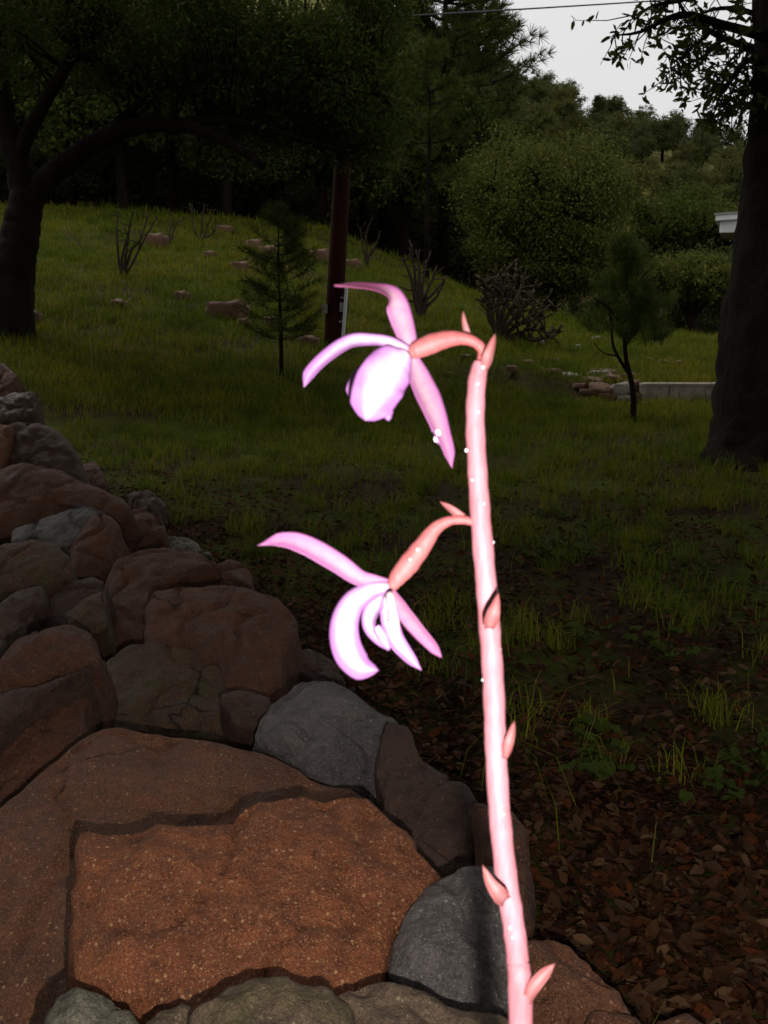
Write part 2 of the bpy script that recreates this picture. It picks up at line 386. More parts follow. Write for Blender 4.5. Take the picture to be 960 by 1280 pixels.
def lerp_list(vals, n):
    return np.interp(np.linspace(0, 1, n), np.linspace(0, 1, len(vals)), vals)

# ================================================================== GROUND
def axis(lo, hi, near, n):
    u = np.linspace(math.asinh(lo / near), math.asinh(hi / near), n); return np.sinh(u) * near
xs = axis(-320, 320, 1.6, 300); ys = axis(-14, 420, 1.6, 330)
X, Y = np.meshgrid(xs, ys); Z = tz(X, Y)
me = bpy.data.meshes.new('ground')
nv = X.size; nx = len(xs); ny = len(ys)
me.vertices.add(nv); me.vertices.foreach_set('co', np.stack([X, Y, Z], -1).astype(np.float32).ravel())
I = np.arange(nv).reshape(ny, nx); Q = np.stack([I[:-1, :-1], I[:-1, 1:], I[1:, 1:], I[1:, :-1]], -1).reshape(-1, 4)
me.loops.add(Q.size); me.loops.foreach_set('vertex_index', Q.astype(np.int32).ravel())
me.polygons.add(len(Q)); me.polygons.foreach_set('loop_start', np.arange(0, Q.size, 4).astype(np.int32)); me.polygons.foreach_set('loop_total', np.full(len(Q), 4, np.int32))
me.polygons.foreach_set('use_smooth', [True] * len(Q)); me.update(calc_edges=True); me.materials.append(M['ground'])
g = bpy.data.objects.new('ground', me); col.objects.link(g); tag(g, 'grassy yard rising to a bank on one side and a wooded hill', 'ground', kind='structure')

# ================================================================== STONE WALL
wall_loc = (-0.15, 0.9, float(tz(-.15, .9)))
wall = thing('stone_wall', 'low dry-stacked wall of red, brown and grey stones edging the yard', 'stone wall', wall_loc)
def chaikin(p, k=1):
    for _ in range(k):
        q = np.roll(p, -1, 0); p = np.stack([p * .9 + q * .1, p * .1 + q * .9], 1).reshape(-1, 2)
    return p
def resample(p, n):
    q = np.vstack([p, p[:1]]); L = np.concatenate([[0], np.cumsum(np.linalg.norm(np.diff(q, axis=0), axis=1))])
    t = np.linspace(0, L[-1], n, endpoint=False); return np.stack([np.interp(t, L, q[:, 0]), np.interp(t, L, q[:, 1])], 1)
def stone(poly, m, hb=.2, inc=18, dome=.03, thick=.2, label=None, rough=1.0, n=96):
    poly = np.array(poly, float); bot = poly[:, 1].max()
    if bot < 885: hb = max(.03, hb - .09)                  # the courses further along sit lower
    out = resample(chaikin(poly, 1), n)
    nrm = np.array([0, -math.sin(R(inc)), math.cos(R(inc))]); base = on_plane(poly[:, 0].mean(), bot, hb)
    P = []
    for a, b in out:
        d = ray(a, b); P.append(CP + d * ((base - CP) @ nrm) / (d @ nrm))
    P = np.array(P); c = P.mean(0)
    prof = [(r, dome * (1 - r ** 3.2)) for r in np.linspace(.05, .94, 21)] + \
           [(.965, .0), (.985, -.003), (.997, -.009), (1.012, -.022), (1.04, -.35 * thick), (1.04, -.7 * thick), (.92, -thick)]
    sz = np.linalg.norm(P - c, axis=1).mean(); seed = Vector((random.uniform(-50, 50),) * 3)
    V = []
    for r, dz in prof:
        for p in P: V.append(c + (p - c) * r + nrm * dz)
    V.append(c + nrm * dome)
    V.append(c - nrm * thick)
    W = []
    for i, v in enumerate(V):
        q = Vector(v) + seed
        fq = q * (1.1 / sz); lo = (abs(mnoise.noise(fq)) * 1.2 + abs(mnoise.noise(fq * 1.9 + seed)) * .7 - .35) * -.085 * sz
        mid = mnoise.fractal(q * 22, .9, 2.1, 3) * .0065
        # stepped breaks (bedding) in the stone
        st = abs(mnoise.noise(q * 9)); brk = -.010 * rough * max(0, 1 - st * 9)
        fi = mnoise.fractal(q * 95, .8, 2.0, 2) * .0016
        dirv = nrm
        if len(prof) * n - 7 * n <= i < len(prof) * n:
            s = V[i] - c; s = s - nrm * (s @ nrm); s = s / (np.linalg.norm(s) + 1e-9)
            W.append(v + s * (mid * 1.2 * rough + fi) + nrm * (lo * .6 + fi))
        else: W.append(v + dirv * (lo + mid * rough + brk + fi))
    F = []; k = len(prof)
    for j in range(k - 1):
        for i in range(n):
            i2 = (i + 1) % n; F.append((j * n + i2, j * n + i, (j + 1) * n + i, (j + 1) * n + i2))
    for i in range(n):
        i2 = (i + 1) % n; F.append((k * n, i, i2)); F.append((k * n + 1, (k - 1) * n + i2, (k - 1) * n + i))
    b = MB(); b.v = [tuple(v) for v in W]; b.f = F
    o = bpy.data.objects.new('stone', bpy.data.meshes.new('stone'))
    lc = c - nrm * thick * .5
    o.data.from_pydata((np.array(W) - lc).tolist(), [], F); o.data.update()
    o.data.polygons.foreach_set('use_smooth', [True] * len(F)); o.data.materials.append(M[m])
    col.objects.link(o); o.parent = wall; o.location = tuple(lc - np.array(wall_loc))
    if label: o['label'] = label
    return o
# nearest course
stone([(97,1035),(120,1040),(155,1042),(200,1032),(240,1030),(280,1027),(300,1014),(325,996),(370,990),(400,995),(450,986),(470,1003),(510,1030),(530,1060),(550,1086),(530,1115),(500,1145),(488,1200),(478,1250),(420,1275),(250,1285),(170,1262),(130,1244),(95,1226),(90,1170),(87,1120),(92,1080)],
      'r_red', .20, 20, .022, .16, 'largest brick-red stone with pale specks and a square broken corner')
stone([(-80,1070),(0,1008),(50,960),(100,920),(140,904),(200,908),(250,917),(300,930),(345,942),(366,952),(384,972),(430,985),(470,1000),(500,1060),(470,1160),(300,1240),(110,1262),(60,1330),(-80,1330)],
      'r_brown', .05, 19, .012, .12, 'wide brown slab lying behind the brick-red stone')
stone([(-70,960),(0,903),(60,860),(100,832),(135,820),(122,850),(104,888),(108,920),(60,958),(0,1012),(-70,1070)], 'r_rust', .075, 20, .02, .16)
stone([(133,823),(165,805),(195,796),(240,811),(277,834),(290,864),(335,868),(342,884),(322,905),(300,925),(240,925),(140,912),(100,915),(100,890),(118,850)], 'r_green', .06, 22, .015, .16, 'brown stone blotched with green lichen')
stone([(316,914),(330,890),(352,868),(378,850),(400,846),(432,855),(465,882),(500,905),(515,940),(505,990),(480,1020),(450,995),(400,978),(382,972),(350,948),(322,932)], 'r_grey', .13, 26, .03, .2, 'rounded grey stone with a bare domed top')
stone([(478,895),(510,905),(522,948),(556,962),(590,983),(602,1010),(608,1060),(602,1100),(560,1100),(530,1075),(480,1020),(470,950)], 'r_purple', .13, 22, .02, .2)
stone([(592,1003),(640,1013),(660,1038),(668,1100),(665,1168),(640,1180),(606,1120),(596,1050)], 'r_rust', .12, 26, .03, .2)
stone([(478,1228),(490,1178),(505,1140),(535,1106),(580,1085),(612,1084),(642,1100),(657,1150),(660,1210),(654,1275),(600,1285),(540,1268)], 'r_grey', .19, 24, .03, .2, 'dark wet grey stone crossed by the shadow of the flower stem')
stone([(640,1180),(690,1171),(722,1194),(772,1238),(795,1272),(762,1300),(660,1320),(640,1260)], 'r_brown', .10, 24, .02, .18)
stone([(228,1310),(240,1262),(280,1240),(313,1221),(360,1227),(418,1241),(440,1260),(440,1330),(330,1370),(235,1370)], 'r_moss', .27, 12, .02, .22, 'pale brown speckled stone in front of the brick-red one')
stone([(415,1250),(440,1235),(480,1227),(530,1238),(580,1255),(645,1277),(660,1340),(540,1390),(420,1370)], 'r_moss', .255, 12, .015, .22)
stone([(45,1310),(60,1270),(80,1242),(92,1230),(130,1242),(166,1259),(180,1290),(170,1370),(60,1380)], 'r_pale', .24, 16, .02, .2, 'small pale greenish-grey stone')
stone([(174,1310),(180,1280),(197,1262),(238,1254),(252,1264),(240,1330),(180,1350)], 'r_moss', .24, 16, .015, .2)
stone([(712,1310),(735,1268),(770,1257),(802,1276),(812,1330),(720,1350)], 'r_brown', .11, 20, .02, .16)
stone([(812,1310),(825,1280),(857,1267),(885,1284),(890,1330),(820,1350)], 'r_brown', .08, 20, .02, .14)
# middle course
stone([(183,750),(192,735),(220,730),(260,732),(312,733),(350,749),(371,770),(368,795),(353,820),(346,848),(325,872),(285,872),(275,842),(240,816),(200,802),(184,798),(181,770)], 'r_rust', .19, 26, .025, .22, 'smooth domed reddish stone behind the lichen-blotched one')
stone([(212,730),(270,707),(286,698),(311,706),(318,738),(260,745)], 'r_rust', .19, 24, .01, .2)
stone([(131,720),(145,700),(165,690),(210,682),(250,690),(276,704),(222,727),(196,740),(186,757),(184,800),(165,806),(135,810),(128,770),(129,745)], 'r_rust', .13, 26, .02, .22)
stone([(-40,860),(0,825),(15,805),(45,787),(85,782),(115,789),(124,810),(119,828),(80,846),(40,862),(-40,885)], 'r_rust', .20, 26, .03, .22)
stone([(-40,800),(0,752),(25,735),(57,731),(54,752),(30,797),(0,812)], 'r_purple', .20, 28, .015, .22)
stone([(26,797),(55,745),(75,730),(115,719),(134,725),(130,755),(122,785),(85,792),(45,797)], 'r_purple', .19, 28, .015, .22)
stone([(82,766),(110,746),(131,739),(135,786),(110,792),(86,788)], 'r_green', .22, 30, .015, .15)
stone([(-40,705),(0,681),(40,675),(72,679),(87,695),(86,720),(60,734),(20,740),(-40,755)], 'r_green', .25, 30, .03, .22)
stone([(86,722),(89,680),(107,655),(118,639),(139,644),(149,657),(141,692),(131,722),(108,727)], 'r_rust', .22, 42, .03, .2, 'upright narrow reddish stone wedged beside the blue-grey slab')
stone([(13,662),(45,651),(75,640),(98,629),(136,642),(118,655),(102,672),(87,686),(50,682),(13,678)], 'r_blue', .26, 34, .012, .14, 'thin blue-grey slab with a rough whitish edge')
stone([(-40,600),(18,576),(70,584),(110,604),(152,621),(164,637),(148,652),(120,648),(98,640),(50,662),(-40,680)], 'r_rust', .24, 44, .035, .3, 'big humped brown boulder')
stone([(-10,600),(5,548),(14,527),(45,526),(76,539),(93,560),(101,588),(96,604),(60,600),(20,592)], 'r_purple', .25, 48, .03, .3)
stone([(146,648),(168,637),(190,637),(206,655),(206,670),(180,684),(150,695),(140,694)], 'r_rust', .17, 36, .02, .22)
stone([(196,670),(235,671),(267,694),(240,697),(202,690)], 'r_pale', .13, 30, .01, .15)
stone([(348,832),(365,815),(390,811),(420,824),(430,852),(400,860),(372,862),(336,880)], 'r_purple', .12, 28, .015, .2)
stone([(158,616),(185,611),(206,628),(202,654),(165,648)], 'r_purple', .12, 40, .03, .2)
stone([(98,582),(120,576),(133,600),(128,612),(108,610)], 'r_rust', .13, 40, .02, .2)
stone([(-40,470),(-10,456),(5,454),(21,468),(20,487),(8,498),(-40,505)], 'r_rust', .25, 50, .03, .3)
stone([(-20,500),(18,490),(43,489),(44,516),(24,532),(-20,540)], 'r_purple', .24, 46, .03, .25)
stone([(-40,560),(-5,530),(16,530),(10,565),(-5,610),(-40,620)], 'r_brown', .22, 46, .03, .25)
stone([(-60,830),(-20,790),(8,800),(0,830),(-30,862),(-60,880)], 'r_purple', .17, 26, .02, .2)
stone([(-60,905),(-10,868),(40,860),(85,845),(118,832),(100,842),(50,872),(0,915),(-60,975)], 'r_purple', .16, 20, .012, .2)
stone([(272,868),(300,862),(336,870),(345,890),(322,912),(292,905)], 'r_purple', .15, 24, .012, .16)
# nearest stones, just under the picture's lower edge
stone([(60,1400),(170,1385),(330,1390),(350,1480),(200,1540),(40,1500)], 'r_brown', .25, 10, .02, .2)
stone([(350,1400),(440,1385),(560,1400),(580,1500),(380,1520)], 'r_purple', .22, 10, .02, .2)

# ================================================================== ORCHID
OD = 0.38
PXM = OD / FPX
def op(p): return at(p[0], p[1], OD + (p[2] if len(p) > 2 else 0) * .001)
stem_px = [(601,452),(596,480),(594,530),(597,590),(601,650),(608,735),(613,800),(617,860),(619.5,930),(624,1010),(632,1090),(641,1150),(647,1200),(651,1280)]
stem_pts = [op(p) for p in stem_px]
last = stem_pts[-1]; base_xy = (last[0] + .012, last[1] + .004)
gz = float(tz(*base_xy))
stem_pts += [np.array([last[0] + .006, last[1] + .001, last[2] - .15]), np.array([base_xy[0], base_xy[1], gz - .02])]
orchid = thing('orchid', 'pink coralroot orchid with a leafless wet stem and two nodding flowers', 'orchid', (base_xy[0], base_xy[1], gz))
sp_ = bez(stem_pts, 150)
rad = np.interp(np.linspace(0, 1, 150), [0, .03, .1, .3, .8, 1], [.0024, .0031, .0033, .0037, .0040, .0046])
rad = rad * (1 + .03 * np.sin(np.arange(150) * .9)) 
stem = MB().tube(sp_, rad, 20, .025).build('stem', M['stem'], orchid)
def ball(c, r, n=8, m=6, sq=1.15):
    V = [(c[0], c[1], c[2] + r * sq)]; F = []
    for i in range(1, m):
        th = math.pi * i / m
        for k in range(n):
            a = 2 * math.pi * k / n; V.append((c[0] + r * math.sin(th) * math.cos(a), c[1] + r * math.sin(th) * math.sin(a), c[2] + r * sq * math.cos(th)))
    V.append((c[0], c[1], c[2] - r * sq))
    for k in range(n): F.append((0, 1 + k, 1 + (k + 1) % n)); e = 1 + (m - 2) * n; F.append((len(V) - 1, e + (k + 1) % n, e + k))
    for i in range(m - 2):
        for k in range(n): a = 1 + i * n; F.append((a + k, a + n + k, a + n + (k + 1) % n, a + (k + 1) % n))
    return V, F
def petal(name, spine, width, m, parent, turn=0, cup=.25, n=30, k=11, thick=.0007, flat=0.0, ruffle=0.0):
    P = bez([op(p) for p in spine], n); Wd = lerp_list(width, n) * PXM * .5; q_ = (n - 1 - np.arange(n)) / (n - 1); Wd = np.maximum(Wd * np.sqrt(np.clip(q_ / .14, 0, 1)), .25 * PXM); Tn = lerp_list(turn if isinstance(turn, (list, tuple)) else [turn], n) if isinstance(turn, (list, tuple)) else np.full(n, turn)
    V, A = [], []; fl_ = lerp_list(flat, n) if isinstance(flat, (list, tuple)) else [flat] * n
    for side in (0, 1):
        for i in range(n):
            T = P[min(i + 1, n - 1)] - P[max(i - 1, 0)]; T = T / np.linalg.norm(T)
            s = np.cross(T, FW); s /= np.linalg.norm(s); nr = np.cross(s, T)
            if nr @ FW > 0: nr = -nr                                # faces the camera
            a = R(Tn[i]); wd = s * math.cos(a) + nr * math.sin(a); nn = nr * math.cos(a) - s * math.sin(a)
            for j in range(k):
                u = j / (k - 1) * 2 - 1
                rf = ruffle * math.sin(i * .55 + u * 2) * abs(u) ** 2
                off = wd * (u * Wd[i]) + nn * (cup * Wd[i] * (u * u - .4) + rf * Wd[i])
                th = thick * (1 - .8 * u * u)
                V.append(P[i] + off + nn * (th * (.5 if side == 0 else -.5))); A.append((abs(u), i / (n - 1), float(side) * .9 + fl_[i] * (1 - side), 1))
    F = []; o = n * k
    for i in range(n - 1):
        for j in range(k - 1):
            a, b, c, d = i * k + j, i * k + j + 1, (i + 1) * k + j + 1, (i + 1) * k + j
            F.append((a, b, c, d)); F.append((o + a, o + d, o + c, o + b))
        F.append((i * k, (i + 1) * k, o + (i + 1) * k, o + i * k)); e = k - 1
        F.append((i * k + e, o + i * k + e, o + (i + 1) * k + e, (i + 1) * k + e))
    F.append(tuple(list(range(0, k)) [::-1] + [o + j for j in range(k)])); q = (n - 1) * k
    F.append(tuple([q + j for j in range(k)] + [o + q + j for j in range(k)][::-1]))
    b = MB(); b.v = [tuple(v) for v in V]; b.f = F
    ob = b.build(name, m, parent)
    at_ = ob.data.attributes.new('pv', 'FLOAT_COLOR', 'POINT'); at_.data.foreach_set('color', np.array(A, np.float32).ravel())
    return ob
def ovary(spine, width, parent):
    P = bez([op(p) for p in spine], 40); r = lerp_list(width, 40) * PXM * .5
    r = r * (1 + .02 * np.sin(np.arange(40) * 1.7))
    return MB().tube(P, r, 18, .02).build('flower', M['ovary'], parent)
def blob(pts, rad, m, name, parent):
    P = bez([op(p) for p in pts], 14); r = lerp_list(rad, 14) * PXM
    return MB().tube(P, r, 12, .05).build(name, m, parent)
# upper flower
f1 = ovary([(602,450),(603,438),(594,428),(578,423),(558,424),(538,430),(520,438),(512,443)], [12,13,13,16,22,26,22,12], orchid)
f1['label'] = 'flower with a hooked sepal standing up, at the tip of the stem'
petal('sepal', [(514,442),(508,420),(501,398),(495,380,-1),(487,367,-4),(470,360,-8),(446,357,-11),(418,357,-13)], [16,24,29,31,30,24,20,18,10], M['sepal'], f1, [8,10,12,18,38,52,56,52], .15, n=44, flat=[0,0,0,0,.1,.8,.95,.95])
petal('petal', [(510,438,-2),(486,428,-5),(462,425,-8),(436,428,-11),(408,446,-14),(388,466,-16),(380,484,-17)], [12,15,15,19,19,17,15,7], M['lip'], f1, [15,20,25,20,10], .35)
petal('lip', [(509,441,-3),(494,455,-7),(479,474,-10),(466,500,-10),(457,526,-9)], [18,46,58,62,63,58,50,44], M['lip'], f1, [-8,-14,-10,0], -.12, n=40, k=17, thick=.0008, ruffle=.05)
petal('petal', [(500,446,3),(470,455,4),(450,468,3),(440,484,1),(436,496,0)], [10,18,18,15,13,5], M['lip'], f1, 20, .3)
petal('sepal', [(514,444,1),(524,473,-1),(538,505,-3),(550,536,-4),(560,562,-4),(565,585,-3)], [14,28,34,30,22,15,5], M['sepal'], f1, [-10,-25,-30,-20], .3)
petal('petal', [(516,448,6),(530,482,6),(541,515,5),(549,548,4),(551,556,4)], [10,20,20,11,4], M['lip'], f1, 25, .25)
blob([(510,443,-2),(504,452,-4),(499,460,-5)], [4,4.5,4.5,2], M['column'], 'column', f1)
petal('lip_lobe', [(478,500,-5),(484,514,-5),(486,526,-5)], [8,15,14,5], M['lip'], f1, 20, .4, ruffle=.2)
# lower flower
f2 = ovary([(592,653),(580,650),(562,651),(544,661),(527,684),(510,706),(497,722),(489,735)], [9,11,12,17,24,27,22,13], orchid)
f2['label'] = 'lower flower with one long sepal stretched out sideways'
petal('sepal', [(486,731),(468,727,-2),(448,722,-4),(420,703,-7),(382,682,-10),(352,675,-11),(322,682,-12)], [13,16,19,24,26,24,17,4], M['sepal'], f2, [10,15,20,20], .3)
petal('petal', [(486,733,-1),(462,738,-4),(440,755,-8),(430,782,-11),(434,812,-12),(450,833,-11),(473,838,-9)], [13,22,29,33,36,37,32,20], M['lip'], f2, [20,15,5,-5,-10], -.15, n=36, k=13, thick=.0009)
petal('lip', [(482,745,-2),(468,760,-5),(462,778,-7),(469,796,-8),(486,813,-8)], [10,20,22,16,11,5], M['lip'], f2, [15,30,30], .5, ruffle=.1)
petal('lip_lobe', [(470,784,-8),(478,795,-9),(487,812,-9)], [10,14,13,6], M['lip'], f2, 10, .4, ruffle=.12)
petal('petal', [(483,746,-3),(485,768,-5),(493,797,-6),(510,820,-6),(527,838,-6)], [11,21,24,21,14,4], M['lip'], f2, [-20,-25,-15], .3)
petal('sepal', [(487,738,2),(503,763,0),(522,787,-1),(538,805,-1),(552,822,-1)], [12,20,21,18,14,7], M['sepal'], f2, [20,25,15], .3, flat=.3)
blob([(487,742,-5),(489,755,-9),(492,772,-12),(496,788,-12)], [4.5,5.5,5,6,3.5], M['column'], 'column', f2)
for (a, b, dd, r) in [(547,541,-4.5,4),(545,549,-4.3,3),(441,489,-.5,2),(522,687,-3.3,1.6),(513,700,-3.3,1.8),(490,768,-6.5,4.5),(488,779,-6.6,3.4),(496,782,-7,2.8)]:
    f_ = f1 if b < 600 else f2
    if r > 2.5 and b > 600: blob([(a - 2, b - r, dd), (a, b, dd - 1), (a + 1, b + r, dd)], [r * .5, r, r * .4], M['column'], 'anther', f_)
    else: MB().add(*ball(at(a, b, OD + dd * .001), r * PXM)).build('water_drop', M['drop'], f_)
# bracts on the stem
for spn, wd, tn in [([(588,428,2),(583,414,2),(580,402,1),(579,389,1)], [7,10,9,6,2], 15),
                ([(606,462,-2),(610,446,-5),(615,431,-5),(619,417,-4)], [8,17,14,9,2], -20),
                ([(586,654,1),(574,645,0),(563,636,0),(550,627,0)], [8,14,13,9,2], 20),
                ([(611,785,-10),(615,770,-14),(619,757,-14),(623,741,-12)], [14,22,18,11,2], 10),
                ([(631,948,-3),(635,932,-6),(639,918,-6),(643,901,-4)], [7,14,14,10,2], -15),
                ([(632,1126,-12),(623,1117,-15),(612,1102,-14),(603,1081,-12)], [17,24,19,12,2], 15),
                ([(659,1254,-4),(664,1238,-7),(677,1221,-7),(694,1204,-5)], [8,17,19,16,3], -15)]:
    petal('bract', spn, [q * .85 for q in wd], M['bract'], orchid, tn, .55, n=16, k=9)
# water drops clinging to the stem
for (a, b, r) in [(583,563,3.2),(617,678,3),(604,459,3),(597,480,2.4),(598,515,2.2),(604,690,2),(597,850,2.4),(625,812,2.2),(629,1018,2.6),(647,1090,3),(638,1160,3),(656,1140,2.4),(641,1172,2.6),(655,1160,2.2),(634,980,2),(611,735,2),(605,630,2),(590,600,1.8),(623,876,1.8),(640,1060,1.8),(650,1215,2.2),(643,1240,1.8),(661,1265,2)]:
    xs_ = np.interp(b, [p[1] for p in stem_px], [p[0] for p in stem_px]); rr = .0036; off = float(np.clip((a - xs_) * PXM, -rr, rr)); a = xs_ + off / PXM
    dz = -math.sqrt(max(0, rr * rr - min(abs(off), rr) ** 2))
    c = at(a, b, OD + dz)
    MB().add(*ball(c, r * PXM * .6)).build('water_drop', M['drop'], stem)

# ================================================================== TREES
def nearest(S, p):
    d = np.linalg.norm(S - p, axis=1); return int(np.argmin(d))
def oak(name, label, cat, base, limbs, blobs, leaf, n_leaf, m, clusters=90, spread=.28, bark='bark', group=None, aspect=.42, twig_r=.012, limb_n=30, bias=(0, 0, 0), kb=0, drop_below=None):
    """limbs: list of (points, r0, r1); blobs: (centre, radii, weight)"""
    t = thing(name, label, cat, base, group)
    tr = MB(); S, SR = [], []
    for pts, r0, r1 in limbs:
        P = bez(pts, limb_n); P = [p + rng.normal(size=3) * min(r1, .05) * .10 * (i > 1) for i, p in enumerate(P)]
        rr = np.linspace(r0, r1, limb_n)
        tr.tube(P, rr, 14, .02); S += P; SR += list(rr)
    S = np.array(S)
    C = []
    wts = np.array([b[2] for b in blobs], float); wts /= wts.sum()
    for q in rng.choice(len(blobs), clusters, p=wts):
        c, r, _ = blobs[q]; u = unit(rng.normal(size=3)) * rng.uniform(.35, 1) ** .6
        C.append(np.array(c) + u * np.array(r))
    C = np.array(C)
    for c in C:
        k = nearest(S, c + np.array([0, 0, -.1])); s = S[k]
        mid = (s + c) / 2 + rng.normal(size=3) * np.linalg.norm(c - s) * .12
        tr.tube([s, (s + mid) / 2, mid, (mid + c) / 2 + rng.normal(size=3) * .03, c], [min(SR[k] * .6, twig_r * 2.2), twig_r * 1.6, twig_r, twig_r * .7, twig_r * .35], 5)
    tr.build('trunk', M[bark], t)
    per = rng.choice(len(C), n_leaf); sp = spread * rng.uniform(.5, 1.4, len(C))
    P = C[per] + unit(rng.normal(size=(n_leaf, 3))) * (rng.uniform(0, 1, n_leaf) ** .5 * sp[per])[:, None] * np.array([1.15, 1.15, .8])
    if drop_below is not None: P = P[drop_below(P)]
    poly_mesh('crown', leaf_cards(P, leaf, aspect, bias, kb), 4, M[m], t)
    return t

# dark oak leaning over the yard on the left
lb = ground_at(12, 418); D0 = (lb - CP) @ FW
def L(px, py, dd=0): return at(px, py, D0 + dd)
oak('oak_tree', 'dark spreading oak with a forked trunk and one long arching limb', 'tree', lb,
    [([lb + [0, 0, -.1], L(15,360), L(24,300), L(34,245)], .22, .145),
     ([L(34,250), L(22,200), L(8,150), L(-5,80,.3), L(-20,-20,.5), L(-30,-160,.6)], .13, .05),
     ([L(30,270), L(48,235), L(80,205), L(130,172), L(185,156,-.2), L(240,160,-.4), L(290,180,-.5), L(330,208,-.6)], .12, .03),
     ([L(130,172), L(180,130,.3), L(240,95,.6), L(320,60,.8)], .07, .025),
     ([L(200,157,-.2), L(280,150,-.4), L(360,170,-.4), L(430,190,-.3)], .05, .015),
     ([L(20,200), L(60,120,-.3), L(110,40,-.6), L(170,-80,-.8)], .07, .03),
     ([L(240,95,.6), L(330,90,.5), L(420,110,.3), L(480,120,.2)], .035, .012)],
    [(L(60,40), (.75,.9,.55), 2), (L(190,30,-.3), (.8,1.0,.6), 3), (L(300,70), (.75,.9,.55), 3), (L(410,90), (.65,.8,.5), 3), (L(440,165,.2), (.38,.6,.28), 1.6),
     (L(330,165,.4), (.5,.8,.25), 1.2), (L(200,100,.6), (.6,.8,.35), 1.5), (L(240,-120), (1.5,1.4,.7), 4), (L(20,-60), (1.0,1.2,.7), 2), (L(455,20,.3), (.4,.6,.4), 1.4)],
    .048, 95000, 'oak', 420, .26, twig_r=.009)
# tall trunk on the right with branches hanging in front of the sky
rb = ground_at(975, 580); D1 = (rb - CP) @ FW
def Rr(px, py, dd=0): return at(px, py, D1 + dd)
twigs = [([Rr(1010,-30), Rr(940,-22,-.1), Rr(890,-12,-.2), Rr(850,0,-.3), Rr(815,8,-.3), Rr(795,22,-.3)], .03, .003),
         ([Rr(1000,20), Rr(950,18,.15), Rr(915,10,.2), Rr(880,16,.2), Rr(862,40,.2)], .022, .003),
         ([Rr(980,110), Rr(950,100,-.1), Rr(930,125,-.15), Rr(915,140,-.15)], .012, .003),
         ([Rr(1010,60), Rr(955,45,-.1), Rr(900,30,-.2), Rr(850,18,-.3), Rr(800,40,-.35), Rr(768,44,-.35)], .035, .003),
         ([Rr(1000,80), Rr(945,62,.1), Rr(905,48,.2), Rr(860,20,.3), Rr(835,-25,.3)], .03, .006),
         ([Rr(905,48,.2), Rr(880,70,.1), Rr(855,82,.0), Rr(840,96,.0)], .012, .003),
         ([Rr(990,100), Rr(940,75,-.1), Rr(918,95,-.2), Rr(900,120,-.2), Rr(893,140,-.2)], .025, .003),
         ([Rr(975,130), Rr(945,102), Rr(932,112,-.1), Rr(920,112,-.1)], .02, .004),
         ([Rr(900,30,-.2), Rr(870,55,-.2), Rr(850,75,-.25)], .01, .003),
         ([Rr(930,60,.1), Rr(910,80,.1), Rr(902,105,.1), Rr(880,130,.1)], .008, .002)]
t = thing('oak_tree', 'thick black trunk with small leathery leaves hanging against the sky', 'tree', rb)
tb = MB()
tb.tube(bez([rb + [.0, 0, -.1], Rr(982,555), Rr(984,500), Rr(990,420), Rr(1000,320), Rr(1010,220), Rr(1016,120), Rr(1012,0), Rr(1020,-200), Rr(1010,-420)], 44),
        np.interp(np.linspace(0, 1, 44), [0, .06, .15, .3, .6, 1], [.47, .415, .395, .375, .33, .24]), 22, .045)
tips = []
for pts, r0, r1 in twigs:
    P = bez(pts, 16); tb.tube(P, np.linspace(r0, r1, 16), 6, .08)
    for i, p in enumerate(P[5:]): tips.append((p, i / 11))
# side shoots
shoots = []
for p, f in tips:
    for _ in range(2):
        e = p + rng.normal(size=3) * np.array([.10, .12, .085]) + np.array([-.02, 0, -.03])
        m_ = (p + e) / 2 + rng.normal(size=3) * .012
        tb.tube([p, m_, e], [.0035, .0025, .0012], 4); shoots.append((m_, e))
tb.build('trunk', M['bark'], t)
LP = []
for a, b in shoots:
    k = rng.integers(5, 10)
    LP.append(a + (b - a) * rng.uniform(.3, 1.15, (k, 1)) + rng.normal(size=(k, 3)) * .008)
LP = np.concatenate(LP)
qx, qy, _ = project(LP); LP = LP[(qx > 762) | (qy < 30)]
def long_leaves(P, size, aspect):
    n = len(P); d = unit(rng.normal(size=(n, 3)) + np.array([-.35, 0, -.25])); s = unit(np.cross(d, rng.normal(size=(n, 3)))); nn = np.cross(d, s)
    Ln = (size * rng.uniform(.7, 1.35, n))[:, None]; W = Ln * aspect * .5
    return np.stack([P, P + d * Ln * .35 + s * W + nn * W * .3, P + d * Ln * .75 + s * W * .8 + nn * W * .2, P + d * Ln, P + d * Ln * .75 - s * W * .8 + nn * W * .2, P + d * Ln * .35 - s * W + nn * W * .3], 1)
crown = long_leaves(LP, .05, .34)
# the rest of the crown overhead, unseen, extended to darken the near ground
n_c = 1500
cx = rng.uniform(-6, 8, n_c); cy = rng.uniform(-7, 8.2, n_c); cz = rng.uniform(3.4, 5.2, n_c)
edge = np.maximum(sstep(-3.2, -6.5, cy * 1.0), np.maximum(sstep(4.6, 7.5, cx) * (cy < 2.5), sstep(-3.4, -5.6, cx) * (cy < 2.0)))
cz = cz - edge * rng.uniform(.4, 3.6, n_c)                       # unseen drooping skirt, added behind and beside the viewer to cut fill light
C = np.stack([cx, cy, cz], 1); C = C[(C[:, 1] < 3) | (C[:, 2] > 1.25 + C[:, 1] * .36)]
per = rng.choice(len(C), 88000); P = C[per] + rng.normal(size=(88000, 3)) * np.array([.34, .34, .2])
_, _py, _pd = project(P); P = P[(_pd < .1) | (_py < -40)]
hi = long_leaves(P, .12, .5)
poly_mesh('crown', np.concatenate([crown, hi]), 6, M['oak'], t, None, [(0, 1, 5), (1, 2, 4, 5), (2, 3, 4)])  # leaves in view joined with the unseen shading canopy and its skirt
lm = MB()
top = Rr(1012, -200)
